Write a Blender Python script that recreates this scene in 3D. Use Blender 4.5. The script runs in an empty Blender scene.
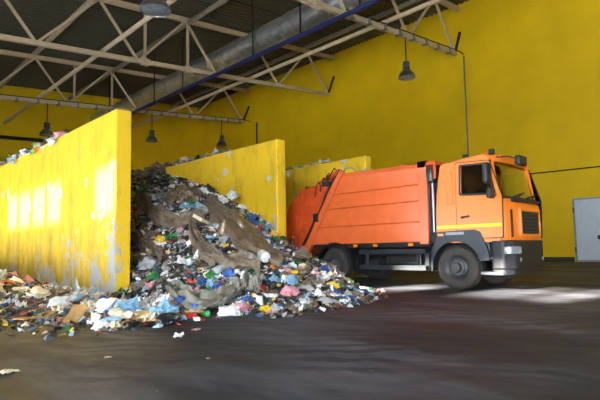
import bpy, bmesh, math, random
import numpy as np
from mathutils import Vector, Matrix, noise, Euler
random.seed(7)
SC = bpy.context.scene
COL = SC.collection
PI = math.pi

# ------------------------------------------------------------------ camera
CAM_H = 1.0385
LENS_PX = 493.6
ROWS = None
def camera():
    global ROWS
    pitch, roll, yaw, drop = 0.0834357, -0.0185618, 0.7721214, 7.706
    c, s = math.cos, math.sin
    Rz = Matrix(((c(yaw), -s(yaw), 0), (s(yaw), c(yaw), 0), (0, 0, 1)))
    Rx = Matrix(((1, 0, 0), (0, c(pitch), s(pitch)), (0, -s(pitch), c(pitch))))
    Ry = Matrix(((c(roll), 0, s(roll)), (0, 1, 0), (-s(roll), 0, c(roll))))
    ROWS = Ry @ Rx @ Rz
    cam = bpy.data.cameras.new('camera')
    cam.sensor_width = 36
    cam.lens = 36 * LENS_PX / 600
    cam.shift_y = drop / 600
    cam.clip_end = 300
    o = bpy.data.objects.new('camera', cam)
    COL.objects.link(o)
    r, f, u = ROWS[0], ROWS[1], ROWS[2]
    m = Matrix(((r[0], u[0], -f[0], 0), (r[1], u[1], -f[1], 0), (r[2], u[2], -f[2], CAM_H), (0, 0, 0, 1)))
    o.matrix_world = m
    SC.camera = o
    return drop
DROP = camera()
def view_dir(x, y):
    v = Vector(((x - 300) / LENS_PX, 1, -(y - 200 - DROP) / LENS_PX))
    return ROWS.transposed() @ v
def to_view(p):
    v = ROWS @ (Vector(p) - Vector((0, 0, CAM_H)))
    return 300 + LENS_PX * v[0] / v[1], 200 + DROP - LENS_PX * v[2] / v[1]

# ------------------------------------------------------------------ materials
def lin(c):
    c = c / 255
    return c / 12.92 if c <= .04045 else ((c + .055) / 1.055) ** 2.4
def rgb(r, g, b): return (lin(r), lin(g), lin(b), 1)
MATS = {}
class NT:
    def __init__(s, name):
        s.m = bpy.data.materials.new(name); s.m.use_nodes = True
        s.t = s.m.node_tree; s.b = s.t.nodes['Principled BSDF']; s.out = s.t.nodes['Material Output']
        MATS[name] = s.m
    def n(s, kind, **kw):
        nd = s.t.nodes.new(kind)
        for k, v in kw.items():
            if k in nd.inputs: nd.inputs[k].default_value = v
            else: setattr(nd, k, v)
        return nd
    def l(s, a, b): s.t.links.new(a, b)
    def pos(s, scale=(1, 1, 1), local=False):
        mp = s.n('ShaderNodeMapping'); mp.inputs['Scale'].default_value = scale
        if local: s.l(s.n('ShaderNodeTexCoord').outputs['Object'], mp.inputs[0])
        else: s.l(s.n('ShaderNodeNewGeometry').outputs['Position'], mp.inputs[0])
        return mp.outputs[0]
    def noise(s, vec, scale, detail=4, rough=.6):
        nd = s.n('ShaderNodeTexNoise', Scale=scale, Detail=detail, Roughness=rough); s.l(vec, nd.inputs['Vector'])
        return nd.outputs[0]
    def ramp(s, fac, stops):
        r = s.n('ShaderNodeValToRGB'); e = r.color_ramp.elements
        while len(e) < len(stops): e.new(.5)
        for i, (p, c) in enumerate(stops):
            e[i].position = p; e[i].color = c if len(c) == 4 else (*c, 1)
        s.l(fac, r.inputs[0]); return r.outputs[0]
    def mix(s, fac, a, b, blend='MIX'):
        m = s.n('ShaderNodeMix', data_type='RGBA', blend_type=blend)
        if isinstance(fac, (int, float)): m.inputs[0].default_value = fac
        else: s.l(fac, m.inputs[0])
        for v, i in ((a, 6), (b, 7)):
            if isinstance(v, tuple): m.inputs[i].default_value = v
            else: s.l(v, m.inputs[i])
        return m.outputs[2]
    def math(s, op, a, b=0, clamp=False):
        m = s.n('ShaderNodeMath', operation=op, use_clamp=clamp)
        for v, i in ((a, 0), (b, 1)):
            if isinstance(v, (int, float)): m.inputs[i].default_value = v
            else: s.l(v, m.inputs[i])
        return m.outputs[0]
    def bump(s, h, strength=.3, dist=.02):
        b = s.n('ShaderNodeBump', Strength=strength, Distance=dist); s.l(h, b.inputs['Height']); s.l(b.outputs[0], s.b.inputs['Normal'])
    def col(s, c):
        if isinstance(c, tuple): s.b.inputs['Base Color'].default_value = c
        else: s.l(c, s.b.inputs['Base Color'])
    def set(s, **kw):
        for k, v in kw.items(): s.b.inputs[k.replace('_', ' ')].default_value = v

W1, B1 = (1, 1, 1, 1), (0, 0, 0, 1)
def plain(name, c, rough=.5, metal=0., var=.15, scale=3., local=True, bump=0, **kw):
    """one colour with slight mottled variation"""
    t = NT(name)
    v = t.noise(t.pos(local=local), scale)
    dark = tuple(x * (1 - var) for x in c[:3]) + (1,)
    lite = tuple(min(1, x * (1 + var)) for x in c[:3]) + (1,)
    t.col(t.ramp(v, [(.3, dark), (.7, lite)]))
    t.set(Roughness=rough, Metallic=metal, **kw)
    if bump: t.bump(v, bump)
    return t.m

def wall_paint(name, base, wear, bottom):
    """painted concrete, paint flaking to pale filler, most near the ground and along worn arrises"""
    t = NT(name)
    p = t.pos()
    sep = t.n('ShaderNodeSeparateXYZ'); t.l(p, sep.inputs[0])
    n1 = t.noise(p, .35, 3)
    dark = tuple(x * .86 for x in base[:3]) + (1,)
    c = t.ramp(n1, [(.3, dark), (.7, base)])
    if wear:
        streak = t.noise(t.pos((1.6, 1.6, .9)), 1.5, 10, .74)
        fine = t.noise(p, 7, 6, .7)
        sn = t.n('ShaderNodeSeparateXYZ'); t.l(t.n('ShaderNodeNewGeometry').outputs['Normal'], sn.inputs[0]); nx = t.math('ABSOLUTE', sn.outputs[0])
        h = t.math('MULTIPLY', t.math('ADD', t.math('MULTIPLY', sep.outputs[2], -1 / bottom), 1.0, True), nx)
        big = t.noise(p, .45, 3)
        ed = t.math('MULTIPLY', t.math('ADD', t.math('MULTIPLY', sep.outputs[1], -2.6), 29.2, True), t.math('MULTIPLY', nx, .075))     # scraped ends of the push walls
        a = t.math('ADD', t.math('ADD', t.math('MULTIPLY', streak, .6), t.math('MULTIPLY', fine, .22)), t.math('ADD', t.math('ADD', t.math('MULTIPLY', h, .105), ed), t.math('MULTIPLY', big, .2)))
        flake = t.ramp(a, [(wear, B1), (wear + .02, W1)])
        grime = t.ramp(t.math('ADD', t.noise(t.pos((1.5, 1.5, .6)), 1.3, 8, .72), t.math('MULTIPLY', h, .2)), [(.5, B1), (.8, W1)])
        c = t.mix(t.math('MULTIPLY', grime, .7), c, rgb(112, 96, 36))
        c = t.mix(flake, c, rgb(170, 170, 168))
        chips = t.ramp(t.noise(p, 1.7, 2, .4), [(.69, B1), (.70, W1)])
        c = t.mix(chips, c, rgb(176, 178, 176))
        t.bump(flake, .25, -.01)
    t.col(c); t.set(Roughness=.62, Specular_IOR_Level=.3)
    return t.m

def floor_mat():
    t = NT('worn_concrete_floor')
    p = t.pos()
    a = t.noise(p, .55, 10, .7)
    c = t.ramp(a, [(.3, rgb(30, 30, 35)), (.5, rgb(44, 45, 51)), (.7, rgb(64, 65, 72))])
    def band(rot, sc, scale, rough=.68):
        r = t.n('ShaderNodeMapping'); r.inputs['Rotation'].default_value = (0, 0, math.radians(rot)); r.inputs['Scale'].default_value = sc
        t.l(p, r.inputs[0]); return t.noise(r.outputs[0], scale, 10, rough)
    s1 = band(44, (.9, .35, 1), .9)                  # swept dust lying across the yard
    big = t.noise(p, .16, 3)
    dust = t.ramp(t.math('ADD', t.math('MULTIPLY', s1, .7), t.math('MULTIPLY', big, .4)), [(.5, B1), (.68, W1)])
    c = t.mix(t.math('MULTIPLY', dust, .5), c, rgb(128, 129, 138))
    s2 = band(30, (.8, .3, 1), 1.0, .62)             # damp tyre smears
    wet = t.ramp(s2, [(.48, B1), (.64, W1)])
    c = t.mix(t.math('MULTIPLY', wet, .6), c, rgb(24, 23, 26))
    tr = t.n('ShaderNodeTexWave', Scale=.9, Distortion=9.0, Detail=4.0); r = t.n('ShaderNodeMapping'); r.inputs['Rotation'].default_value = (0, 0, math.radians(-40)); t.l(p, r.inputs[0]); t.l(r.outputs[0], tr.inputs['Vector'])
    tread = t.math('MULTIPLY', t.ramp(tr.outputs[0], [(.55, B1), (.7, W1)]), t.ramp(t.noise(p, .5, 2), [(.42, B1), (.55, W1)]))
    c = t.mix(t.math('MULTIPLY', tread, .55), c, rgb(18, 17, 19))
    spk = t.ramp(t.noise(p, 11, 2, .5), [(.76, B1), (.79, W1)])
    c = t.mix(t.math('MULTIPLY', spk, .5), c, rgb(170, 168, 166))
    t.col(c)
    t.l(t.ramp(s2, [(.4, (.7,) * 3), (.65, (.52,) * 3)]), t.b.inputs['Roughness'])
    t.set(Specular_IOR_Level=.35)
    t.bump(t.math('ADD', a, t.math('MULTIPLY', t.noise(p, 7, 8, .75), .5)), .6, .025)
    return t.m

YEL = rgb(242, 198, 10)
M = MATS
plain_defs = [
    ('orange_cab_paint', rgb(238, 122, 36), .28, 0, .04), ('orange_body_paint', rgb(222, 104, 54), .26, 0, .08),
    ('orange_dirty_paint', rgb(196, 74, 26), .5, 0, .25), ('black_plastic', rgb(24, 25, 29), .5, 0, .15),
    ('fender_plastic', rgb(42, 46, 54), .42, 0, .15), ('dark_chassis', rgb(30, 30, 33), .6, .1, .25), ('guard_metal', rgb(46, 50, 56), .5, .2, .15),
    ('rubber', rgb(58, 54, 50), .85, 0, .25), ('rim_metal', rgb(62, 62, 64), .5, .4, .2), ('hub_metal', rgb(98, 98, 98), .42, .5, .2),
    ('chrome', rgb(190, 190, 195), .2, .9, .05), ('silver_metal', rgb(140, 142, 146), .4, .6, .12), ('yellow_stripe', rgb(255, 205, 0), .4, 0, .03),
    ('amber_lens', rgb(255, 130, 10), .25, 0, .05), ('lamp_lens', rgb(140, 146, 154), .12, .3, .25), ('interior_dark', rgb(28, 28, 30), .7, 0, .2),
    ('canister_green', rgb(32, 46, 44), .35, .1, .2), ('steel_cream', rgb(202, 182, 150), .5, 0, .12), ('purlin_grey', rgb(150, 140, 118), .55, 0, .12),
    ('roof_deck', rgb(78, 74, 60), .6, .1, .15), ('duct_metal', rgb(200, 202, 204), .3, .85, .2), ('blue_paint', rgb(14, 34, 88), .4, 0, .15),
    ('rod_dark', rgb(30, 30, 34), .5, .2, .1), ('cable_black', rgb(22, 22, 24), .6, 0, .1), ('grey_conduit', rgb(120, 122, 122), .45, .4, .1),
    ('lamp_metal', rgb(120, 118, 112), .3, .7, .2), ('lamp_housing', rgb(84, 88, 92), .45, .4, .1), ('door_grey', rgb(196, 204, 214), .42, 0, .04),
    ('baseboard_dark', rgb(40, 40, 44), .7, 0, .2), ('plain_wall', rgb(170, 165, 150), .7, 0, .1), ('yellow_beam', rgb(215, 170, 40), .5, 0, .2)]
for nm, c, r, me, va in plain_defs: plain(nm, c, r, me, va)
wall_paint('hall_yellow', YEL, 0, 1)
wall_paint('bay_yellow', rgb(232, 190, 36), .605, 2.2)
floor_mat()
def glass(name, tint, refl):
    t = NT(name)
    tr = t.n('ShaderNodeBsdfTransparent'); tr.inputs[0].default_value = tint
    gl = t.n('ShaderNodeBsdfGlossy', Roughness=.03)
    fr = t.n('ShaderNodeFresnel', IOR=1.5)
    f = t.math('ADD', t.math('MULTIPLY', fr.outputs[0], refl), .03, True)
    mx = t.n('ShaderNodeMixShader'); t.l(f, mx.inputs[0]); t.l(tr.outputs[0], mx.inputs[1]); t.l(gl.outputs[0], mx.inputs[2])
    t.l(mx.outputs[0], t.out.inputs[0])
glass('windscreen_glass', (.8, .84, .8, 1), 2.6)
glass('tinted_glass', (.35, .4, .42, 1), 1.)

# ------------------------------------------------------------------ mesh builder
class MB:
    def __init__(s): s.v = []; s.f = []
    def add(s, vs, fs):
        o = len(s.v); s.v += [tuple(x) for x in vs]; s.f += [tuple(i + o for i in f) for f in fs]; return s
    def box(s, a, b):
        (x0, y0, z0), (x1, y1, z1) = a, b
        return s.add([(x, y, z) for z in (z0, z1) for y in (y0, y1) for x in (x0, x1)],
                     [(0, 2, 3, 1), (4, 5, 7, 6), (0, 1, 5, 4), (2, 6, 7, 3), (0, 4, 6, 2), (1, 3, 7, 5)])
    def bar(s, p, q, w, h, up=(0, 0, 1)):
        """rectangular bar from p to q: w across, h along up"""
        p, q = Vector(p), Vector(q); d = (q - p).normalized(); u = Vector(up)
        side = d.cross(u)
        if side.length < 1e-4: side = d.cross(Vector((1, 0, 0)))
        side.normalize(); u = side.cross(d).normalized()
        c = [side * (i * w / 2) + u * (j * h / 2) for i, j in ((-1, -1), (1, -1), (1, 1), (-1, 1))]
        return s.add([p + x for x in c] + [q + x for x in c], [(3, 2, 1, 0), (4, 5, 6, 7)] + [(i, (i + 1) % 4, 4 + (i + 1) % 4, 4 + i) for i in range(4)])
    def tube(s, pts, r, n=10, cap=True):
        pts = [Vector(p) for p in pts]; rs = r if isinstance(r, (list, tuple)) else [r] * len(pts)
        vs = []; prev = None
        for i, p in enumerate(pts):
            d = (pts[min(i + 1, len(pts) - 1)] - pts[max(i - 1, 0)]).normalized()
            a = prev if prev is not None else (Vector((0, 0, 1)) if abs(d.z) < .9 else Vector((1, 0, 0)))
            u = (a - d * a.dot(d)).normalized(); w = d.cross(u); prev = u
            vs += [p + (u * math.cos(2 * PI * k / n) + w * math.sin(2 * PI * k / n)) * rs[i] for k in range(n)]
        fs = [(i * n + k, i * n + (k + 1) % n, (i + 1) * n + (k + 1) % n, (i + 1) * n + k) for i in range(len(pts) - 1) for k in range(n)]
        if cap: fs += [tuple(reversed(range(n))), tuple(range((len(pts) - 1) * n, len(pts) * n))]
        return s.add(vs, fs)
    def lathe(s, prof, o, axis=(0, 0, 1), n=24, capa=True, capb=True):
        """prof = [(radius, distance along axis)]"""
        ax = Vector(axis).normalized(); u = ax.orthogonal().normalized(); w = ax.cross(u); o = Vector(o)
        vs = [o + ax * t + (u * math.cos(2 * PI * k / n) + w * math.sin(2 * PI * k / n)) * r for r, t in prof for k in range(n)]
        m = len(prof)
        fs = [(i * n + k, i * n + (k + 1) % n, (i + 1) * n + (k + 1) % n, (i + 1) * n + k) for i in range(m - 1) for k in range(n)]
        if capa: fs.append(tuple(reversed(range(n))))
        if capb: fs.append(tuple(range((m - 1) * n, m * n)))
        return s.add(vs, fs)
    def prism(s, poly, a, b, plane='yz'):
        """polygon in a plane, extruded from a to b along the third axis"""
        n = len(poly)
        mk = {'yz': lambda p, t: (t, p[0], p[1]), 'xz': lambda p, t: (p[0], t, p[1]), 'xy': lambda p, t: (p[0], p[1], t)}[plane]
        return s.add([mk(p, a) for p in poly] + [mk(p, b) for p in poly],
                     [tuple(range(n)), tuple(reversed(range(n, 2 * n)))] + [(i, n + i, n + (i + 1) % n, (i + 1) % n) for i in range(n)])
    def ring(s, outer, inner, a, b, plane='yz'):
        """frame between two polygons of equal count, extruded"""
        n = len(outer)
        mk = {'yz': lambda p, t: (t, p[0], p[1]), 'xz': lambda p, t: (p[0], t, p[1])}[plane]
        vs = [mk(p, t) for t in (a, b) for q in (outer, inner) for p in q]
        fs = []
        for i in range(n):
            j = (i + 1) % n
            fs += [(i, j, n + j, n + i), (2 * n + i, 3 * n + i, 3 * n + j, 2 * n + j), (i, 2 * n + i, 2 * n + j, j), (n + i, n + j, 3 * n + j, 3 * n + i)]
        return s.add(vs, fs)
    def mesh(s, name, off=(0, 0, 0), smooth=40):
        me = bpy.data.meshes.new(name)
        o = Vector(off)
        me.from_pydata([Vector(v) - o for v in s.v], [], s.f)
        bm = bmesh.new(); bm.from_mesh(me)
        bmesh.ops.recalc_face_normals(bm, faces=bm.faces)
        for f in bm.faces: f.smooth = smooth > 0
        bm.to_mesh(me); bm.free()
        if smooth: me.set_sharp_from_angle(angle=math.radians(smooth))
        return me
    def build(s, name, mat, parent=None, bevel=0, smooth=40, seg=2, origin=None):
        off = origin or (parent['_o'] if parent is not None else (0, 0, 0))
        me = s.mesh(name, off, smooth)
        me.materials.append(M[mat] if isinstance(mat, str) else mat)
        o = bpy.data.objects.new(name, me); COL.objects.link(o)
        if parent is not None: o.parent = parent; o['_o'] = off
        else: o.location = off; o['_o'] = off
        if bevel:
            b = o.modifiers.new('bevel', 'BEVEL'); b.width = bevel; b.segments = seg; b.limit_method = 'ANGLE'; b.angle_limit = math.radians(35); b.harden_normals = False
        return o
def sub(mb, name, mat, parent, **kw): return mb.build(name, mat, parent, origin=tuple(parent['_o']), **kw)
def tag(o, label, cat, group=None, kind=None):
    if label: o['label'] = label
    if cat: o['category'] = cat
    if group: o['group'] = group
    if kind: o['kind'] = kind
    return o
def thing(name, loc, label, cat, group=None):
    o = bpy.data.objects.new(name, None); COL.objects.link(o); o.location = loc; o['_o'] = tuple(loc); o.empty_display_size = .2
    return tag(o, label, cat, group)
def struct(mb, name, mat, label=None, **kw):
    o = mb.build(name, mat, **kw); o['kind'] = 'structure'
    if label: o['label'] = label
    return o
def rounded(poly, r, k=4):
    out = []; n = len(poly)
    for i in range(n):
        p, a, b = Vector(poly[i]), Vector(poly[i - 1]), Vector(poly[(i + 1) % n])
        da, db = (a - p).normalized(), (b - p).normalized()
        s, e = p + da * r, p + db * r
        for t in range(k + 1):
            t /= k; out.append(tuple((1 - t) ** 2 * s + 2 * t * (1 - t) * p + t * t * e))
    return out
# ------------------------------------------------------------------ hall shell
XW, YB, XL, YF = 31.6, 49.6, -7.0, -14.0
chord_z = lambda x: 14.2 + .0875 * (x - 30.7)       # truss bottom chord
roof_z = lambda x: 17.55 + .0865 * (x - 31.5)       # truss top chord
struct(MB().box((XL - .3, YF - .3, -.3), (XW + .3, YB + .3, 0)), 'floor', 'worn_concrete_floor', 'dark worn concrete floor with pale dust streaks', smooth=0)
struct(MB().box((XW, YF, 0), (XW + .3, YB + .3, 19)), 'wall_right', 'hall_yellow', 'tall yellow wall behind the orange truck', smooth=0)
struct(MB().box((XL - .3, YB, 0), (XW, YB + .3, 19)), 'wall_back', 'hall_yellow', 'shadowed yellow end wall under the roof trusses', smooth=0)
struct(MB().box((XW - .06, 9.6, 0), (XW, YB, .28)), 'baseboard_right', 'baseboard_dark', smooth=0)
struct(MB().box((XW - .06, YF, 0), (XW, 4.5, .28)), 'baseboard_right_corner', 'baseboard_dark', smooth=0)
# corrugated roof deck, ribs run across the hall
mb = MB(); prof = []; y = YF - .3
while y < YB + .5:
    prof += [(y, 0), (y + .14, 0), (y + .2, .09), (y + .34, .09)]; y += .4
n = len(prof); x0, x1 = XL - .5, XW + .4
vs = [(x, py, roof_z(x) + .42 + pz) for x in (x0, x1) for py, pz in prof]
mb.add(vs, [(i, i + 1, n + i + 1, n + i) for i in range(n - 1)])
o = struct(mb, 'ceiling', 'roof_deck', 'dark corrugated steel roof deck', smooth=0)
md = o.modifiers.new('solid', 'SOLIDIFY'); md.thickness = .05; md.offset = 1
# unseen wall the daylight comes through: high windows, wide gateway shaped for fill light
wins = [(4.75, 5.6), (5.78, 7.1), (8.4, 9.5), (12.13, 13.25), (15.65, 16.75), (17.0, 18.15), (18.45, 19.6), (19.85, 20.95)]
zs0, zs1, gate_h = 6.66, 7.84, 6.4

mb = MB()
mb.box((XL - .3, YF, zs1), (XL, YB, 15.2))
mb.box((XL - .3, YF, gate_h), (XL, YB, zs0))
lows = [(13.0, 22.0), (23.0, 31.0)]; low_h = 1.9          # low openings added to cast soft light on the bay walls
mb.box((XL - .3, YF, 0), (XL, -10.0, gate_h)); mb.box((XL - .3, 2.0, low_h), (XL, YB, gate_h))
es = [2.0] + [e for g in lows for e in g] + [YB]
for a, b in zip(es[::2], es[1::2]): mb.box((XL - .3, a, 0), (XL, b, low_h))
edges = [YF] + [e for w in wins for e in w] + [YB]
for a, b in zip(edges[::2], edges[1::2]): mb.box((XL - .3, a, zs0), (XL, b, zs1))
struct(mb, 'wall_left', 'plain_wall', smooth=0)
for i, (a, b) in enumerate(wins):
    struct(MB().ring([(a, zs0), (b, zs0), (b, zs1), (a, zs1)], [(a + .03, zs0 + .03), (b - .03, zs0 + .03), (b - .03, zs1 - .03), (a + .03, zs1 - .03)], XL - .2, XL - .1), 'window_%d' % (i + 1), 'door_grey', smooth=0)
# gable wall behind the viewpoint with a gateway added for ambient daylight
mb = MB()
gates = [(12.0, 15.0)]; gh = 3.2
xs = [XL] + [e for g in gates for e in g] + [XW]
for a, b in zip(xs[::2], xs[1::2]): mb.box((a, YF - .3, 0), (b, YF, gh))
mb.box((XL, YF - .3, gh), (XW, YF, 18))
struct(mb, 'wall_front', 'plain_wall', smooth=0)
# bay walls
def bay(x0, x1, y0, nm, label):
    o = struct(MB().box((x0, y0, 0), (x1, 27, 4.35)), nm, 'bay_yellow', label, bevel=.03, smooth=0)
    return o
bay(4.77, 5.15, 10.9, 'wall_left_bay', 'front left yellow push wall, sunlit and flaking')
bay(9.68, 10.04, 10.9, 'wall_middle_bay', 'middle yellow push wall between heap and truck')
bay(13.95, 14.27, 10.9, 'wall_far_bay', 'rear yellow push wall behind the truck body')
# pale gate leaf on the right wall
d = struct(MB().box((XW - .1, 4.6, .02), (XW - .01, 9.5, 3.68)), 'door_1', 'door_grey', 'pale grey steel gate at the foot of the yellow wall', bevel=.01)
d['_o'] = (0, 0, 0)
sub(MB().ring([(4.6, .02), (9.5, .02), (9.5, 3.68), (4.6, 3.68)], [(4.7, .1), (9.4, .1), (9.4, 3.58), (4.7, 3.58)], XW - .13, XW - .09), 'door_frame', 'silver_metal', d, smooth=0)
for z in (.7, 3.0): sub(MB().tube([(XW - .14, 9.47, z - .16), (XW - .14, 9.47, z + .16)], .035), 'hinge', 'cable_black', d)
sub(MB().box((XW - .18, 8.15, 1.28), (XW - .1, 8.3, 1.5)).tube([(XW - .2, 8.25, 1.4), (XW - .2, 8.02, 1.4)], .03), 'door_handle', 'cable_black', d, bevel=.01)

# ------------------------------------------------------------------ roof steel
def truss(Y, label, xs_top, tray):
    """parallel chord truss along x: square hollow chords, W bracing with posts"""
    t = thing('roof_truss', (XW, Y, chord_z(XW)), label, 'roof truss', 'cream steel roof trusses')
    xa = -6.5
    MB().bar((xa, Y, chord_z(xa)), (30.75, Y, chord_z(30.75)), .24, .26).build('bottom_chord', 'steel_cream', t, bevel=.02)
    MB().bar((xa, Y, roof_z(xa) + .05), (31.55, Y, roof_z(31.55) + .05), .26, .3).build('top_chord', 'steel_cream', t, bevel=.02)
    nodes = [30.65 - 5.72 * i for i in range(7)]       # bottom nodes
    tops = [x - 2.42 for x in nodes]
    for i, xb in enumerate(nodes):
        for xt in [tops[i]] + ([tops[i - 1]] if i else []):
            if min(xt, xb) < xa: continue
            MB().bar((xb, Y, chord_z(xb)), (xt, Y, roof_z(xt)), .13, .15, (0, 1, 0)).build('diagonal', 'steel_cream', t)
    for xv in (tops[2] + .18, nodes[3] + .45, tops[4] + .18):
        MB().bar((xv, Y, chord_z(xv)), (xv, Y, roof_z(xv)), .13, .15, (0, 1, 0)).build('post', 'steel_cream', t)
        MB().box((xv - .26, Y - .16, chord_z(xv) - .2), (xv + .26, Y + .16, chord_z(xv) + .2)).build('gusset', 'steel_cream', t, bevel=.02)
    MB().bar((30.7, Y, chord_z(30.7)), (31.5, Y, roof_z(31.5) - 1.6), .1, .16, (0, 1, 0)).build('wall_strut', 'rod_dark', t)
    return t
truss(16.0, 'nearest cream roof truss, above the truck, ending by the wall conduit', None, True)
truss(27.83, 'second cream roof truss, crossing in front of the silver duct', None, False)
truss(39.7, 'farthest cream roof truss, carrying three small lamps', None, True)
def line_thing(name, mb, mat, label, cat, group=None, **kw):
    return tag(mb.build(name, mat, **kw), label, cat, group)
PX = [(11.0, .32, 'cream roof purlin at far left, its top edge against the ribbed deck'), (28.0, .3, 'grey roof purlin to the right of the silver duct'), (22.4, .26, 'thin cream roof purlin just right of the silver duct')]
for x, w, lb in PX:
    line_thing('roof_purlin', MB().bar((x, 6.0, roof_z(x) + .3), (x, YB, roof_z(x) + .3), .2, w), 'steel_cream' if x < 12 else 'purlin_grey', lb, 'roof purlin', 'roof purlins')
for x, lb in ((17.0, 'thick grey round pipe under the deck, left of the silver duct'),):
    line_thing('roof_pipe', MB().tube([(x, 6.0, roof_z(x) - .1), (x, YB, roof_z(x) - .1)], .17, 12), 'purlin_grey', lb, 'pipe')
for x, yb, lb, mt in ((11.45, YB, 'long cream brace tube crossing the trusses at upper left', 'steel_cream'), (22.55, YB, 'long bright brace tube right of the blue pipe', 'steel_cream')):
    line_thing('brace_tube', MB().tube([(x, 6.0, chord_z(x) + .34), (x, yb, chord_z(x) + .34)], .13, 12), mt, lb, 'brace tube', 'lower chord braces')
# silver duct with joints and hanger rods
XD, ZD, RD = 19.6, 14.35, .66
t = thing('ventilation_duct', (XD, 30, ZD), 'fat round silver ventilation duct running under the roof', 'duct')
MB().tube([(XD, 13.0, ZD), (XD, YB, ZD)], RD, 28).build('pipe', 'duct_metal', t)
y = 13.5
while y < YB:
    MB().lathe([(RD, 0), (RD + .03, .01), (RD + .03, .07), (RD, .08)], (XD, y, ZD), (0, 1, 0), 28, False, False).build('joint_ring', 'duct_metal', t); y += 1.9
line_thing('blue_pipe', MB().tube([(18.6, 6.5, 12.82), (18.6, YB, 12.82)], .13, 12), 'blue_paint', 'dark blue pipe hung just below the silver duct', 'pipe')
for i, y in enumerate((14.6, 18.8, 23.0, 27.2 + 4, 35.5, 44)):
    lb = ['nearest', 'second', 'third', 'fourth', 'fifth', 'farthest'][i] + ' thin dark hanger rod dropping past the duct to the blue pipe'
    line_thing('hanger_rod', MB().tube([(18.6, y, 12.955), (18.6, y, roof_z(18.6) + .4)], .05, 8), 'rod_dark', lb, 'hanger rod', 'rods holding the blue pipe')
# cable trays, clips and pendant lamps
def lamp(x, Y, label, D=1.05, drop=2.6):
    zc = chord_z(x)
    zr = zc - drop                                         # reflector rim
    t = thing('pendant_lamp', (x, Y, zr), label, 'lamp', 'industrial pendant lamps')
    MB().tube([(x, Y, zr + 1.0), (x, Y, zc - .1)], .035, 8).build('cord', 'cable_black', t)
    MB().lathe([(.1, 1.02), (.2, .98), (.22, .9), (.22, .78), (.2, .76), (.2, .72), (.22, .7), (.22, .56), (.15, .52)], (x, Y, zr), n=20).build('ballast_housing', 'lamp_housing', t)
    r = D / 2
    MB().lathe([(.16, .52), (.2, .48), (r * .62, .38), (r * .82, .24), (r * .95, .1), (r, 0), (r * .97, 0), (r * .9, .1), (r * .76, .23), (r * .56, .34), (.12, .44)], (x, Y, zr), n=32, capa=False, capb=False).build('reflector', 'lamp_metal', t)
    MB().lathe([(r * .93, .03), (r * .7, .0), (r * .3, -.03), (.02, -.035)], (x, Y, zr), n=28, capa=False).build('lens', 'lamp_lens', t)
    return t
lamp(24.65, 16.0, 'pendant lamp hanging alone high above the truck cab')
lamp(8.4, 16.0, 'large near pendant lamp cut by the top edge of the picture', 1.12, 2.45)
lamp(20.6, 39.7, 'pendant lamp hanging just right of the front left wall')
lamp(28.05, 39.7, 'rightmost small pendant lamp, above the middle wall')
lamp(12.0, 39.7, 'pendant lamp just above the litter on the front left wall')
for Y, xa, lb in ((15.8, 19.0, 'black cable clipped along the nearest truss chord'), (39.5, 5.0, 'black cable clipped along the farthest truss chord')):
    t = thing('clipped_cable', (25, Y, chord_z(25)), lb, 'cable', 'cables on the trusses')
    MB().tube([(xa, Y, chord_z(xa) + .16), (30.8, Y, chord_z(30.8) + .16), (XW - .06, Y, chord_z(30.8) + .1)], .035, 6).build('cable', 'cable_black', t)
    x = xa + .5
    while x < 30.5:
        MB().box((x - .05, Y - .06, chord_z(x) - .18), (x + .05, Y + .06, chord_z(x) + .2)).box((x - .12, Y - .1, chord_z(x) - .2), (x + .12, Y + .3, chord_z(x) - .14)).build('cable_clip', 'silver_metal', t); x += 1.45
line_thing('wall_conduit', MB().tube([(XW - .07, 15.8, 14.2), (XW - .07, 15.8, 3.0)], .06, 10), 'grey_conduit', 'grey conduit down the yellow wall behind the cab', 'conduit', 'conduits on the right wall')
line_thing('wall_conduit', MB().tube([(XW - .07, 38.5, 14.0), (XW - .07, 38.5, 3.0)], .07, 10), 'cable_black', 'dark conduit down the wall above the middle push wall', 'conduit', 'conduits on the right wall')
line_thing('wall_cable', MB().tube([(XW - .05, YF + 1, 5.22), (XW - .05, 4, 5.3), (XW - .05, 8, 5.39), (XW - .05, 10.8, 5.42), (XW - .05, 13, 5.46), (XW - .05, 22, 5.5)], .035, 8), 'cable_black', 'black cable strung along the yellow wall right of the cab', 'cable')
line_thing('wall_pipe', MB().tube([(-6, YB - .2, 10.75), (15.6, YB - .2, 11.65)], .17, 10), 'cable_black', 'black pipe across the end wall at far left', 'pipe')
line_thing('roof_cable', MB().tube([(8, 20, roof_z(8) + .3), (14, 24, roof_z(14) + .2), (21, 24, roof_z(21) + .25), (27, 25, roof_z(27) + .25)], .04, 6), 'cable_black', 'thin black cable slung under the roof deck', 'cable')

# ------------------------------------------------------------------ daylight
w = bpy.data.worlds.new('sky'); SC.world = w; w.use_nodes = True
bg = w.node_tree.nodes['Background']; bg.inputs[0].default_value = (.83, .92, 1.0, 1); bg.inputs[1].default_value = 24.0
sun = bpy.data.lights.new('sun', 'SUN'); sun.energy = 80; sun.color = (1, .93, .80); sun.angle = math.radians(1.6)
so = bpy.data.objects.new('sun', sun); COL.objects.link(so)
so.location = (-40, 10, 30)
so.rotation_euler = Vector((1, -.1, -.40)).to_track_quat('-Z', 'Y').to_euler()
SC.view_settings.view_transform = 'Standard'; SC.view_settings.look = 'None'; SC.view_settings.gamma = 1; SC.view_settings.use_curve_mapping = False
SC.view_settings.exposure = 0.3
SC.cycles.use_denoising = True
try: SC.cycles.denoiser = 'OPENIMAGEDENOISE'
except Exception: pass
SC.cycles.max_bounces = 8; SC.cycles.diffuse_bounces = 5; SC.cycles.sample_clamp_indirect = 8
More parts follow.
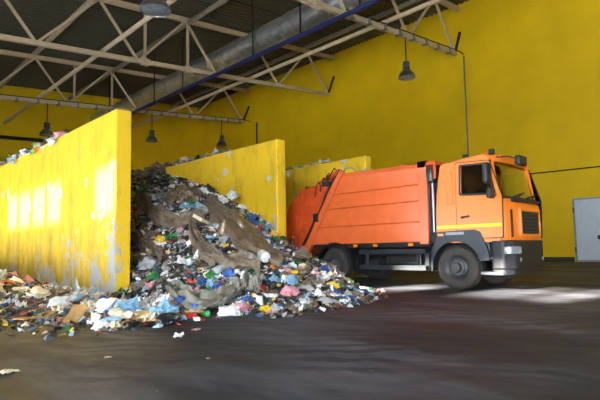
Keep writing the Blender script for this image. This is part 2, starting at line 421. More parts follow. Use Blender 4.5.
# ------------------------------------------------------------------ orange refuse truck
TX0, TX1 = 11.04, 13.36; TC = (TX0 + TX1) / 2
TR = thing('garbage_truck', (TC, 8.0, 0), 'orange garbage truck backed up between the yellow push walls', 'truck')
def tp(mb, name, mat, label=None, parent=None, **kw):
    o = mb.build(name, mat, parent or TR, **kw)
    if label: o['label'] = label
    return o
def cut(o, cutters, op='DIFFERENCE'):
    """boolean with throw-away cutters, result stored as plain mesh"""
    cs = []
    for mb in cutters:
        c = bpy.data.objects.new('cut', mb.mesh('cut', o['_o'], 0)); COL.objects.link(c); c.location = o['_o']; cs.append(c)
        md = o.modifiers.new('b', 'BOOLEAN'); md.operation = op; md.object = c; md.solver = 'EXACT'
    bpy.context.view_layer.update()
    dg = bpy.context.evaluated_depsgraph_get()
    me = bpy.data.meshes.new_from_object(o.evaluated_get(dg))
    o.modifiers.clear(); o.data = me
    for c in cs: bpy.data.objects.remove(c)
    me.set_sharp_from_angle(angle=math.radians(35))
# cab: side profile, bowed in plan at the front
def cab_profile(ins=0.):
    return [(6.46 - ins, 1.12 + ins), (6.46 - ins, 1.75), (6.42 - ins, 2.3), (6.31 - ins, 3.04 - ins), (6.24 - ins, 3.10 - ins), (5.6, 3.17 - ins), (5.1, 3.21 - ins), (4.95 + ins, 3.13 - ins),
            (4.76 + ins, 2.12), (4.70 + ins, 2.02), (4.68 + ins, 1.84), (4.68 + ins, 1.28), (4.70 + ins, 1.12 + ins)]
def cab_shell(x0, x1, ins, nx=17):
    mb = MB(); prof = cab_profile(ins); n = len(prof); vs = []
    for i in range(nx):
        t = i / (nx - 1); s = -math.cos(PI * t)           # finer near the corners
        x = (x0 + x1) / 2 + (x1 - x0) / 2 * s
        e = abs(s)
        bow = .13 * e ** 6 + .04 * e ** 2
        edge = .05 * max(0, (e - .94) / .06) ** 2 if ins == 0 else 0
        for (y, z) in prof:
            f = max(0, min(1, (5.3 - y) / .5))
            zz = z - (edge * .8 if z > 3 else 0)
            vs.append((x, y + bow * f, zz))
    fs = [(i * n + k, i * n + (k + 1) % n, (i + 1) * n + (k + 1) % n, (i + 1) * n + k) for i in range(nx - 1) for k in range(n)]
    fs += [tuple(range(n)), tuple(range((nx - 1) * n, nx * n))]
    mb.add(vs, fs); return mb
WIN = rounded([(5.78, 2.28), (4.93, 2.24), (5.10, 2.93), (5.75, 2.97)], .07, 4)
cab = tp(cab_shell(TX0, TX1, 0), 'cab_body', 'orange_cab_paint')
ws = [(TX0 + .10, 2.17), (TX1 - .10, 2.17), (TX1 - .13, 3.0), (TX0 + .13, 3.0)]
cut(cab, [cab_shell(TX0 + .06, TX1 - .06, .07), MB().prism(WIN, TX0 - .3, TX1 + .3, 'yz'), MB().prism(rounded(ws, .09, 4), 4.2, 5.05, 'xz')])
# glazing
def glass_y(z): return 4.76 + (z - 2.12) * (4.98 - 4.76) / .96
mb = MB(); vs = []; nx = 17
for j in range(2):
    for i in range(nx):
        s = -math.cos(PI * i / (nx - 1)); x = TC + (1.08) * s; e = abs(s * 1.08 / 1.16); bow = .13 * e ** 6 + .04 * e ** 2
        z = 2.14 if j == 0 else 3.03
        vs.append((x, glass_y(z) + bow * .95 + .03, z))
mb.add(vs, [(i, i + 1, nx + i + 1, nx + i) for i in range(nx - 1)])
wsh = tp(mb, 'windshield', 'windscreen_glass', 'sloping clear windscreen')
for x, s in ((TX0 + .03, 0), (TX1 - .03, 1)):
    tp(MB().prism(WIN, x - .004, x + .004), 'side_window', 'tinted_glass', smooth=0)
# black rubber surround of windscreen, wiper
mb = MB()
for i in range(nx - 1):
    for row in (0, nx):
        a, b = Vector(vs[row + i]), Vector(vs[row + i + 1])
        mb.bar(a + Vector((0, -.035, 0)), b + Vector((0, -.035, 0)), .03, .05)
for k in (0, nx - 1): mb.bar(Vector(vs[k]) + Vector((0, -.035, 0)), Vector(vs[nx + k]) + Vector((0, -.035, 0)), .05, .03)
tp(mb, 'windshield_seal', 'black_plastic')
for x in (11.7, 12.5):
    tp(MB().tube([(x, 4.70, 2.1), (x + .2, 4.735, 2.2), (x + .4, 4.76, 2.24)], .014, 6).bar((x + .05, 4.74, 2.19), (x + .62, 4.78, 2.31), .02, .03).box((x - .04, 4.68, 2.06), (x + .04, 4.74, 2.13)), 'wiper', 'cable_black')
tp(MB().box((11.35, 4.62, 2.04), (13.0, 4.72, 2.1)), 'scuttle_panel', 'black_plastic', bevel=.02)
# door with the window opening, seen side and far side
DO = rounded([(5.9, 1.22), (4.80, 1.22), (4.78, 2.15), (5.04, 3.0), (5.88, 3.05)], .05, 4)
DI = [p for p in rounded([(5.82, 2.24), (5.3, 2.2), (4.89, 2.2), (5.07, 2.97), (5.79, 3.0)], .06, 4)]
for x0, x1 in ((TX0 - .018, TX0 + .01), (TX1 - .01, TX1 + .018)):
    tp(MB().ring(rounded([(5.922, 1.20), (4.78, 1.20), (4.755, 2.15), (5.025, 3.02), (5.9, 3.075)], .05, 4), DI, TX0 - .004 if x0 < TC else TX1 - .01, TX0 + .01 if x0 < TC else TX1 + .004), 'door_gap_line', 'cable_black', smooth=0)  # dark ring drawn in for the shadow gap around the door
    d = tp(MB().ring(DO, DI, x0, x1), 'door', 'orange_cab_paint', smooth=30)
    s = -1 if x0 < TC else 1; xo = x0 if s < 0 else x1
    sub(MB().ring(rounded([(5.815, 2.245), (5.3, 2.21), (4.895, 2.21), (5.07, 2.965), (5.785, 2.995)], .06, 4), rounded([(5.77, 2.29), (5.3, 2.26), (4.95, 2.26), (5.11, 2.92), (5.745, 2.95)], .06, 4), min(xo, xo + s * .012), max(xo, xo + s * .012)), 'window_seal', 'black_plastic', d)
    sub(MB().bar((xo + s * .03, 5.76, 1.72), (xo + s * .03, 5.56, 1.74), .03, .045).box((min(xo, xo + s * .03), 5.72, 1.69), (max(xo, xo + s * .03), 5.78, 1.75)), 'door_handle', 'cable_black', d, bevel=.008)
    sub(MB().box((min(xo, xo + s * .004), 4.80, 1.47), (max(xo, xo + s * .004), 5.9, 1.545)), 'reflective_stripe', 'yellow_stripe', d, smooth=0)
    tp(MB().box((min(xo - s * .01, xo + s * .004), 5.91, 1.47), (max(xo - s * .01, xo + s * .004), 6.45, 1.545)), 'reflective_stripe', 'yellow_stripe', smooth=0)
    tp(MB().prism(rounded([(6.16, 2.05), (5.98, 2.05), (5.98, 2.85), (6.13, 2.85)], .05), min(xo + s * .02, xo - s * .02), max(xo + s * .02, xo - s * .02)), 'pressed_panel', 'orange_cab_paint', bevel=.015)
# grille, corner slots, badge strip
GX0, GX1 = 11.75, 12.8
gr = tp(MB().box((GX0, 4.655, 1.30), (GX1, 4.72, 1.83)), 'grille', 'interior_dark', bevel=.02)
for k in range(6): sub(MB().bar((GX0 + .04, 4.645, 1.35 + k * .086), (GX1 - .04, 4.645, 1.35 + k * .086), .035, .045), 'grille_slat', 'black_plastic', gr)
tp(MB().ring([(GX0 - .07, 1.25), (GX1 + .07, 1.25), (GX1 + .07, 1.89), (GX0 - .07, 1.89)], [(GX0, 1.30), (GX1, 1.30), (GX1, 1.83), (GX0, 1.83)], 4.63, 4.74, 'xz'), 'grille_surround', 'orange_cab_paint', bevel=.015)
for x, yy in ((11.36, 4.72), (12.98, 4.74)): tp(MB().box((x - .035, yy - .02, 1.22), (x + .035, yy + .08, 1.86)), 'corner_slot', 'interior_dark', bevel=.01)
# bumper
BO = rounded([(TX0 - .01, 5.1), (TX0 - .01, 4.80), (TX0 + .26, 4.62), (TX1 - .38, 4.64), (TX1 - .1, 4.84), (TX1 - .02, 5.1)], .08, 4)
bp = tp(MB().prism(BO, .50, 1.15, 'xy'), 'bumper', 'black_plastic', bevel=.03, smooth=50)
tp(MB().prism([(x, max(y, 4.66)) for x, y in BO], .36, .5, 'xy'), 'bumper_apron', 'black_plastic', bevel=.03)
for s in (1, -1):
    X = lambda v: TC + s * (v - TC)
    k_ = 0 if s > 0 else .1
    hl = sub(MB().prism([(x_ - k_ * 1.6, y_ + k_ * .4) for x_, y_ in [(X(11.05), 4.775), (X(11.3), 4.605), (X(11.56), 4.60), (X(11.56), 4.7), (X(11.1), 4.86)]], .84, 1.01, 'xy'), 'headlight', 'lamp_lens', bp, bevel=.015)
    tp(MB().box((min(X(11.5), X(11.56)), 4.61, .66), (max(X(11.5), X(11.56)), 4.68, .74)), 'fog_lamp', 'silver_metal', bevel=.01)
    tp(MB().box((min(X(TX0 + .02), X(TX0 + .3)), 4.92, .82), (max(X(TX0 + .02), X(TX0 + .3)), 5.1, 1.06)), 'step_light_box', 'lamp_lens', bevel=.02)
    tp(MB().box((min(X(TX0 + .0), X(TX0 + .35)), 4.8, .72), (max(X(TX0 + .0), X(TX0 + .35)), 5.45, .79)).box((min(X(TX0 + .04), X(TX0 + .35)), 5.14, .72), (max(X(TX0 + .04), X(TX0 + .35)), 5.4, 1.16)), 'cab_step', 'fender_plastic', bevel=.015)
    tp(MB().box((min(X(TX0 - .02), X(TX0 + .28)), 4.82, .36), (max(X(TX0 - .02), X(TX0 + .28)), 5.36, .44)), 'lower_step', 'guard_metal', bevel=.015)
    # front wheel arch
    R = .63; cy, cz = 5.96, .52
    arc = [(cy + R * math.cos(a), cz + R * math.sin(a)) for a in [math.radians(t) for t in range(-8, 189, 10)]]
    outer = [(6.64, .42), (6.62, .95), (6.44, 1.28), (6.44, 1.40), (5.46, 1.42), (5.32, 1.36), (5.16, .95), (5.12, .70)]
    poly = outer + [(cy - R, cz + .16)] + list(reversed([p for p in arc if p[1] > .6])) + [(cy + R, .44)]
    a, b = X(TX0 - .035), X(TX0 + .22)
    tp(MB().prism(poly, min(a, b), max(a, b)), 'front_fender', 'fender_plastic', bevel=.025)
    a, b = X(TX0 - .045), X(TX0 - .03)
    tp(MB().box((min(a, b), 6.26, 1.29), (max(a, b), 6.41, 1.35)), 'side_marker', 'amber_lens', bevel=.006)
    tp(MB().box((min(a, b), 5.72, 1.31), (max(a, b), 6.2, 1.375)), 'fender_emblem', 'silver_metal', bevel=.006)
    # mirrors on their arms
    if s < 0: continue
    m = tp(MB().tube([(X(TX0), 5.0, 2.98), (X(TX0 - .2), 4.92, 2.98), (X(TX0 - .24), 4.90, 2.5), (X(TX0 - .2), 4.9, 2.12), (X(TX0), 4.9, 2.2)], .018, 8), 'mirror_arm', 'cable_black')
    sub(MB().box((min(X(TX0 - .38), X(TX0 - .12)), 4.93, 2.44), (max(X(TX0 - .38), X(TX0 - .12)), 5.05, 2.92)), 'mirror_housing', 'black_plastic', m, bevel=.035, seg=3)
    sub(MB().box((min(X(TX0 - .34), X(TX0 - .12)), 4.88, 2.1), (max(X(TX0 - .34), X(TX0 - .12)), 4.99, 2.34)), 'wide_mirror', 'black_plastic', m, bevel=.03, seg=3)
fm = tp(MB().tube([(11.3, 5.0, 3.1), (11.5, 4.8, 3.12), (11.7, 4.66, 3.08)], .014, 8), 'front_mirror_arm', 'cable_black')
sub(MB().box((11.56, 4.54, 2.9), (12.02, 4.68, 3.14)), 'front_mirror', 'black_plastic', fm, bevel=.05, seg=3)
for x, y in ((11.12, 5.0), (11.3, 5.75), (13.1, 5.75)): tp(MB().box((x - .05, y - .06, 3.15), (x + .05, y + .06, 3.28)), 'roof_marker', 'cable_black', bevel=.02)
tp(MB().box((11.5, 4.97, 3.12), (12.9, 5.12, 3.2)), 'roof_visor', 'orange_cab_paint', bevel=.03)
# interior
tp(MB().box((11.14, 4.86, 1.7), (13.44, 5.2, 2.1)), 'dashboard', 'interior_dark', bevel=.06)
for x in (11.65, 12.9):
    s = tp(MB().box((x - .27, 5.65, 1.72), (x + .27, 6.1, 1.9)), 'seat', 'interior_dark', bevel=.05)
    sub(MB().box((x - .26, 6.02, 1.85), (x + .26, 6.2, 2.55)), 'backrest', 'interior_dark', s, bevel=.06)
    sub(MB().box((x - .14, 6.04, 2.58), (x + .14, 6.16, 2.78)), 'headrest', 'interior_dark', s, bevel=.04)
mb = MB(); ring = [(12.9 + .22 * math.cos(a), 5.32 - .1 * math.sin(a), 2.12 + .2 * math.sin(a)) for a in [2 * PI * k / 20 for k in range(21)]]
tp(mb.tube(ring, .018, 8, False).tube([(12.9, 5.32, 2.12), (12.9, 5.1, 1.9)], .03, 8).bar((12.69, 5.32, 2.12), (13.11, 5.32, 2.12), .03, .02), 'steering_wheel', 'cable_black')
# wheels
def wheel(x, s, cy, label=None, dual=False):
    """s = outward side"""
    w, r = .30, .52
    cz = .52
    x_in = x - s * (w * (2.1 if dual else 1))
    def tyre(xo):
        ww = s * -w
        pr = [(.30, 0), (.33, -.005), (.41, -.02), (.47, -.005), (.505, .03), (.52, .07), (.52, w - .07), (.505, w - .03), (.47, w), (.33, w), (.30, w)]
        mb = MB().lathe([(a, b) for a, b in pr], (xo, cy, cz), (-s, 0, 0), 48, False, False)
        for k in range(40):                                  # tread lugs
            a = 2 * PI * k / 40
            for u0, u1 in ((.02, .13), (.17, .28)):
                c = Vector((xo - s * (u0 + u1) / 2, cy + .522 * math.cos(a), cz + .522 * math.sin(a)))
                rad = Vector((0, math.cos(a), math.sin(a)))
                mb.bar(c - Vector((u1 - u0, 0, 0)) / 2, c + Vector((u1 - u0, 0, 0)) / 2, .045, .016, rad)
        return mb
    t = tp(tyre(x), 'wheel', 'rubber', label)
    if dual:
        sub(tyre(x - s * .34), 'inner_tyre', 'rubber', t)
    dep = .16 if dual else .05
    sub(MB().lathe([(.30, .0), (.315, -.005), (.315, .02), (.285, .03), (.27, dep), (.235, dep + .02), (.2, dep), (.12, dep - .01), (.12, dep + .03)], (x, cy, cz), (-s, 0, 0), 40, False, True), 'rim', 'rim_metal', t)
    sub(MB().lathe([(.115, dep), (.115, -.02 if not dual else .02), (.1, -.05 if not dual else 0), (.04, -.055 if not dual else -.01)], (x, cy, cz), (-s, 0, 0), 24, False, True), 'hub', 'hub_metal', t)
    mb = MB().lathe([(.135, 0), (.19, 0), (.19, .03), (.135, .03)], (x - s * dep, cy, cz), (s, 0, 0), 24, False, False)
    for k in range(10):
        a = 2 * PI * k / 10
        mb.lathe([(.022, 0), (.022, .05), (.012, .055)], (x - s * (dep), cy + .165 * math.cos(a), cz + .165 * math.sin(a)), (s, 0, 0), 6)
    sub(mb, 'wheel_nuts', 'hub_metal', t)
    return t
wheel(TX0, -1, 5.96, 'front wheel with dusty tyre'); wheel(TX1, 1, 5.96)
wheel(TX0 + .02, -1, 9.93, 'dark rear twin wheel'); wheel(TX1 - .02, 1, 9.93)
for y in (5.96, 9.93): tp(MB().tube([(TX0 + .3, y, .52), (TX1 - .3, y, .52)], .09, 12).lathe([(.1, -.2), (.22, -.12), (.22, .12), (.1, .2)], (TC, y, .52), (1, 0, 0), 16), 'axle', 'dark_chassis')
# chassis
for x in (11.85, 12.73): tp(MB().box((x - .05, 4.9, .78), (x + .05, 11.4, 1.06)), 'chassis_rail', 'dark_chassis')
for y in (5.2, 7.0, 8.4, 10.9): tp(MB().box((11.85, y - .06, .82), (12.73, y + .06, 1.02)), 'cross_member', 'dark_chassis')
tp(MB().box((11.5, 4.95, .7), (13.08, 6.3, 1.4)), 'engine', 'interior_dark', bevel=.05)
tp(MB().box((11.35, 7.2, .55), (11.75, 8.3, 1.0)), 'fuel_tank', 'dark_chassis', bevel=.08, seg=3)
tp(MB().box((12.85, 7.2, .55), (13.3, 8.6, 1.0)), 'battery_box', 'dark_chassis', bevel=.03)
tp(MB().tube([(12.3, 6.3, .8), (12.3, 9.8, .6)], .07, 10), 'drive_shaft', 'rubber')
tp(MB().tube([(11.4, 8.45, .62), (11.4, 8.95, .62)], .15, 16), 'air_tank', 'dark_chassis', bevel=.02)
tp(MB().box((11.35, 6.72, .5), (11.75, 7.05, .95)), 'tool_box', 'guard_metal', bevel=.02)
tp(MB().box((12.0, 6.95, .52), (12.1, 8.2, .62)).tube([(12.05, 7.6, .55), (12.05, 7.6, 1.0)], .05, 8), 'yellow_cylinder', 'yellow_beam')
for s in (1, -1):
    X = lambda v: TC + s * (v - TC)
    x0, x1 = sorted((X(TX0 + .02), X(TX0 + .08)))
    g = tp(MB().box((x0, 6.72, .86), (x1, 8.98, .99)).box((x0, 6.72, .43), (x1, 8.98, .56)).box((x0, 6.72, .43), (x1, 6.84, .99)).box((x0, 6.96, .5), (x1, 7.0, .9)).box((x0, 8.66, .5), (x1, 8.74, .9)), 'side_guard', 'guard_metal', bevel=.012)
    for y in (7.0, 8.7): sub(MB().box((min(X(TX0 + .08), X(TX0 + .8)), y - .03, .9), (max(X(TX0 + .08), X(TX0 + .8)), y + .03, .98)), 'guard_bracket', 'dark_chassis', g)
    cy, cz = 9.93, .52
    o = [(cy + .72 * math.cos(a), cz + .70 * math.sin(a)) for a in [math.radians(t) for t in range(-5, 186, 10)]]
    i = [(cy + .65 * math.cos(a), cz + .63 * math.sin(a)) for a in [math.radians(t) for t in range(-5, 186, 10)]]
    n = len(o); vs = [(x, *p) for x in (X(TX0), X(TX0 + .68)) for q in (o, i) for p in q]
    fs = []
    for k in range(n - 1): fs += [(k, k + 1, n + k + 1, n + k), (2 * n + k, 3 * n + k, 3 * n + k + 1, 2 * n + k + 1), (k, 2 * n + k, 2 * n + k + 1, k + 1), (n + k, n + k + 1, 3 * n + k + 1, 3 * n + k)]
    fs += [(0, n, 3 * n, 2 * n), (n - 1, 3 * n - 1, 4 * n - 1, 2 * n - 1)] if False else []
    tp(MB().add(vs, fs), 'rear_mudguard', 'black_plastic')
    tp(MB().box((min(X(TX0 + .02), X(TX0 + .5)), 9.05, .3), (max(X(TX0 + .02), X(TX0 + .5)), 9.08, .7)), 'mud_flap', 'cable_black')
# refuse body
yA = lambda z: 9.56 + (3.30 - z) * (10.83 - 9.56) / (3.30 - 1.28)      # slanted rear edge
zs = [1.17, 1.30, 1.66, 1.685, 1.70, 2.20, 2.225, 2.24, 2.63, 2.65, 2.66, 3.15, 3.26, 3.29]
inset = [.0, .0, -.016, .03, .0, -.016, .03, .0, -.016, .03, .0, .03, .09, .2]
ring_ = [(TX0 + .03 + i, z) for i, z in zip(inset, zs)]; ring_ += [(TX1 - .03 - i, z) for i, z in reversed(list(zip(inset, zs)))]
n = len(ring_); vs = [(x, 6.93, z - (.06 if z > 2.9 else 0)) for x, z in ring_] + [(x, yA(z), z) for x, z in ring_]
bd = tp(MB().add(vs, [tuple(range(n)), tuple(reversed(range(n, 2 * n)))] + [(i, n + i, n + (i + 1) % n, (i + 1) % n) for i in range(n)]), 'refuse_body', 'orange_body_paint', smooth=18)
for y in (7.6, 8.6): sub(MB().box((TX0 + .35, y - .06, 3.2), (TX0 + .6, y + .06, 3.32)), 'roof_lug', 'orange_body_paint', bd, bevel=.01)
tp(MB().box((TX0 - .015, 6.69, 1.10), (TX0 + .07, 6.95, 3.24)).box((TX1 - .07, 6.69, 1.10), (TX1 + .015, 6.95, 3.24)).box((TX0 - .015, 6.69, 3.06), (TX1 + .015, 6.95, 3.24)).box((TX0, 6.69, 1.1), (TX1, 6.95, 1.25)), 'front_frame', 'orange_body_paint', bevel=.012)
tp(MB().box((TX0 + .05, 6.88, 1.2), (TX1 - .05, 6.93, 3.1)), 'bulkhead', 'orange_dirty_paint')
tp(MB().box((TX0 - .0, 6.44, 3.1), (TX1, 6.70, 3.2)).box((TX0 + .0, 6.44, 2.75), (TX0 + .06, 6.50, 3.12)), 'canopy_plate', 'orange_dirty_paint', bevel=.01)
# hydraulic ram with tank between cab and body
tp(MB().lathe([(.08, 0), (.15, .03), (.165, .1), (.165, .3), (.15, .37), (.06, .4)], (TX0 + .16, 6.66, 2.66), n=20), 'hydraulic_tank', 'canister_green')
for y, r in ((6.72, .03), (6.62, .045)): tp(MB().tube([(TX0 + .16, y, 1.15), (TX0 + .16, y, 2.68)], r, 10), 'hydraulic_pipe', 'silver_metal' if r > .04 else 'black_plastic')
tp(MB().tube([(TX0 + .3, 6.6, 1.2), (TX0 + .34, 6.55, 1.8), (TX0 + .3, 6.62, 2.7)], .025, 8).tube([(TX0 + .4, 6.62, 1.2), (TX0 + .42, 6.55, 2.0), (TX0 + .5, 6.65, 3.0)], .03, 8), 'hose', 'cable_black')
tp(MB().box((TX0 + .05, 6.48, 1.12), (TX0 + .6, 6.7, 1.4)), 'valve_block', 'dark_chassis', bevel=.02)
tp(MB().box((TX0 + .8, 6.5, 1.1), (TX1 - .5, 6.66, 2.9)), 'air_intake', 'interior_dark', bevel=.05)
for y in (7.25, 8.4, 9.1): tp(MB().box((TX0 + .0, y - .07, 1.06), (TX0 + .05, y + .07, 1.14)), 'side_lamp', 'amber_lens', bevel=.01)
tp(MB().box((TX0 + .1, 6.7, 1.04), (TX1 - .1, 10.9, 1.17)), 'subframe', 'dark_chassis')
# slanted rail and tailgate
dirv = Vector((0, yA(1.28) - yA(3.3), 1.28 - 3.3)).normalized()
top = Vector((0, yA(3.36), 3.36)); low = top + dirv * 2.98
for x in (TX0 - .02, TX1 - .12):
    tp(MB().add(*(lambda m: (m.v, m.f))(MB().bar((x + .07, top.y + .06, top.z), (x + .07, low.y + .06, low.z), .14, .2, (0, 1, 0)))), 'hinge_rail', 'orange_body_paint', bevel=.015)
    tp(MB().bar((x + .07, top.y + .22, top.z - .05), (x + .07, low.y + .16, low.z + .3), .1, .05, (0, 1, 0)), 'seal_strip', 'dark_chassis')
TG = [(yA(2.96) + .2, 2.96), (10.69, 2.99), (11.32, 2.95), (11.9, 2.46), (12.05, 2.2), (12.1, 1.5), (11.9, 1.0), (11.6, .78), (yA(.95) + .2, .92)]
tg = tp(MB().prism(TG, TX0 + .06, TX1 - .06), 'tailgate', 'orange_dirty_paint', bevel=.02)
sub(MB().prism([(11.25, 2.9), (11.32, 2.9), (11.5, 1.0), (11.43, 1.0)], TX0 + .03, TX0 + .07), 'tailgate_rib', 'orange_dirty_paint', tg)
sub(MB().bar((TX0 + .05, 11.2, 2.92), (TX0 + .05, 10.4, 2.98), .05, .07), 'tailgate_lip', 'orange_dirty_paint', tg)
sub(MB().bar((TX0 + .04, 10.6, 1.9), (TX0 + .04, 11.6, 1.5), .05, .1).bar((TX0 + .04, 11.5, 2.4), (TX0 + .04, 11.7, 1.1), .05, .08), 'stiffener', 'orange_dirty_paint', tg)
r = tp(MB().tube([(TX0 - .0, 10.15, 3.02), (TX0 - .0, 10.5, 2.2)], .055, 12), 'lift_ram', 'orange_dirty_paint')
sub(MB().tube([(TX0, 10.5, 2.2), (TX0, 10.62, 1.95)], .03, 10), 'ram_rod', 'silver_metal', r)
sub(MB().box((TX0 - .06, 10.02, 2.92), (TX0 + .1, 10.3, 3.1)), 'ram_bracket', 'dark_chassis', r, bevel=.02)
sub(MB().box((TX0 - .06, 10.52, 1.86), (TX0 + .1, 10.72, 2.12)), 'ram_foot', 'dark_chassis', r, bevel=.02)
tp(MB().bar((TX0 + .06, 9.75, 3.3), (TX0 + .06, 10.5, 3.02), .12, .14).box((TX0, 10.0, 3.05), (TX0 + .16, 10.2, 3.28)), 'lift_arm', 'orange_dirty_paint', bevel=.015)
hs = MB()
for k in range(4):
    y = 9.7 + k * .22; z = 3.32 - k * .12
    hs.tube([(TX0 + .05, y, z), (TX0 - .03, y + .1, z + .12), (TX0 + .02, y + .25, z + .02), (TX0 + .03, y + .32, z - .3)], .02, 6)
hs.tube([(TX0 - .02, 9.6, 3.38), (TX0 - .02, 10.1, 2.75), (TX0 - .02, 10.6, 2.0), (TX0 - .01, 10.75, 1.8)], .022, 6)
tp(hs, 'hydraulic_hose', 'cable_black')
tp(MB().tube([(TX0 + .3, 9.2, 3.3), (TX0 + .2, 9.3, 3.42), (TX0 + .2, 9.55, 3.42), (TX0 + .2, 9.62, 3.32)], .022, 8), 'grab_rail', 'silver_metal')
tp(MB().box((TX0 + .1, 11.05, 2.95), (TX0 + .3, 11.2, 3.04)), 'rear_lamp', 'cable_black', bevel=.02)
# ------------------------------------------------------------------ heaps of waste
class Field:
    """smooth height field through scattered heights (radial basis)"""
    def __init__(s, pts):
        P = np.array(pts, float); s.p = P[:, :2]
        A = np.linalg.norm(s.p[:, None] - s.p[None], axis=2)
        n = len(P); K = np.zeros((n + 3, n + 3)); K[:n, :n] = A + np.eye(n) * .02; K[:n, n] = 1; K[n, :n] = 1
        K[:n, n + 1:] = s.p; K[n + 1:, :n] = s.p.T
        s.w = np.linalg.solve(K, np.concatenate([P[:, 2], [0, 0, 0]])); s.n = n
    def __call__(s, x, y):
        d = np.hypot(s.p[:, 0] - x, s.p[:, 1] - y)
        return float(s.w[:s.n] @ d + s.w[s.n] + s.w[s.n + 1] * x + s.w[s.n + 2] * y)
SEAM = [(4.96, 10.8, .06), (4.96, 9.5, .06), (4.96, 8.5, .1), (4.96, 7.5, .1), (4.96, 6.9, .05), (4.96, 6.3, 0)]
F_MAIN = Field(SEAM + [
    (9.65, 17.3, 4.05), (9.65, 16.4, 3.75), (9.65, 15, 3.35), (9.65, 14, 3.05), (9.65, 12.7, 2.45), (9.65, 11.9, 2.1), (9.65, 11.3, 1.85), (9.65, 10.9, 1.4), (9.65, 10, 1.0), (9.6, 9, .62), (9.4, 8.1, .25),
    (9.32, 7.33, -.06), (7.16, 6.31, -.02), (5.65, 6.1, 0), (3.39, 6.26, 0), (11.1, 9.2, -.12), (10.4, 8.3, -.2), (10.1, 9.4, .28), (10.6, 10.2, .45), (10.3, 11.2, .85), (10.9, 11.5, .6), (11.5, 11.6, .3), (11.3, 10.4, .15),
    (5.2, 12, .7), (5.2, 14, 1.6), (5.5, 16, 2.4), (6, 18, 3.2), (7, 19, 3.8), (9, 18.9, 4.25), (9.6, 21, 4.3), (6, 22, 3.7), (5.3, 20, 3.3),
    (7.4, 8.2, .62), (7.4, 9.5, 1.05), (7.4, 11, 1.65), (7.4, 13, 2.4), (7.4, 15, 3.1), (7.6, 17, 3.75), (6, 9, .55), (6, 11, .95), (6.2, 13, 1.75), (8.6, 8.6, .62), (8.6, 10, 1.1), (8.6, 12, 2.1), (4.2, 8, .2), (3.6, 7, .06),
    (6, 5, -.4), (8.5, 5.5, -.4), (3, 5, -.4), (11, 7, -.6), (12.2, 9.5, -.5)])
F_LEFT = Field(SEAM + [(4.77, 20.6, .45), (4.77, 18, .34), (4.77, 15.6, .12), (4.77, 14, .03), (4.77, 12.5, .0), (4.77, 11.3, .02),
    (3.5, 16, .5), (2.6, 11.4, .42), (3.2, 12.5, .36), (2.9, 10.2, .26), (1.6, 12, .55), (1.8, 9.9, .28), (.8, 11, .3), (2.06, 8.8, 0), (2.4, 7.2, -.02), (2.85, 6.7, 0), (3.7, 7.2, .1), (3.4, 8.4, .1), (4.2, 9.4, .06), (3.9, 11, .06), (4.0, 14, .2), (2, 16, .8), (3, 20, .8),
    (1, 8.2, -.3), (1.5, 6, -.4), (3, 5.3, -.4), (0, 10, -.2)])
def bumps(x, y): return .10 * noise.noise(Vector((x * 1.7, y * 1.7, 3))) + .05 * noise.noise(Vector((x * 4.1, y * 4.1, 9)))
GRID = {}
def cached(f, x, y, st=.2):
    """bilinear look-up of a field"""
    i, j = math.floor(x / st), math.floor(y / st); u, v = x / st - i, y / st - j; q = []
    for a, b in ((i, j), (i + 1, j), (i, j + 1), (i + 1, j + 1)):
        k = (id(f), a, b)
        if k not in GRID: GRID[k] = f(a * st, b * st)
        q.append(GRID[k])
    return (q[0] * (1 - u) + q[1] * u) * (1 - v) + (q[2] * (1 - u) + q[3] * u) * v
def height(x, y):
    f = F_MAIN if x >= 4.96 else F_LEFT
    h = cached(f, x, y)
    return h + bumps(x, y) * min(1, max(0, h * 4)) if h > 0 else h
def inside(x, y, m=.0):
    """where waste may lie: not inside a push wall"""
    if y > 10.88:
        if x < 4.77 - m: return True
        if 5.16 + m < x < 9.67 - m: return True
        if 10.05 + m < x < 11.9 and y < 12.4: return True
        return False
    return not (x > 10.95 and y < 10.6 and y > 9.1) or height(x, y) < .3
def hit(px, py, lift=0.):
    """where the line of sight through a picture point meets the heap"""
    d = view_dir(px, py); t = 3.; prev = t
    while t < 30:
        p = d * t; z = CAM_H + p.z
        if z <= max(0, height(p.x, p.y)) + lift: 
            a, b = prev, t
            for _ in range(14):
                m = (a + b) / 2; q = d * m
                if CAM_H + q.z <= max(0, height(q.x, q.y)) + lift: b = m
                else: a = m
            return d * b + Vector((0, 0, CAM_H))
        prev = t; t += .08
    return None
def mound(f, x0, x1, y0, y1, step):
    nx, ny = int((x1 - x0) / step) + 1, int((y1 - y0) / step) + 1
    mb = MB(); idx = {}
    for j in range(ny):
        for i in range(nx):
            x, y = x0 + (x1 - x0) * i / (nx - 1), y0 + (y1 - y0) * j / (ny - 1)
            h = f(x, y); 
            if h > -.12: idx[i, j] = len(mb.v); mb.v.append((x, y, h + bumps(x, y) * min(1, max(0, h * 4)) + (.06 * noise.noise(Vector((x * 9, y * 9, 1))) if h > .1 else 0)))
    for j in range(ny - 1):
        for i in range(nx - 1):
            k = [(i, j), (i + 1, j), (i + 1, j + 1), (i, j + 1)]
            if all(q in idx for q in k): mb.f.append(tuple(idx[q] for q in k))
    return mb
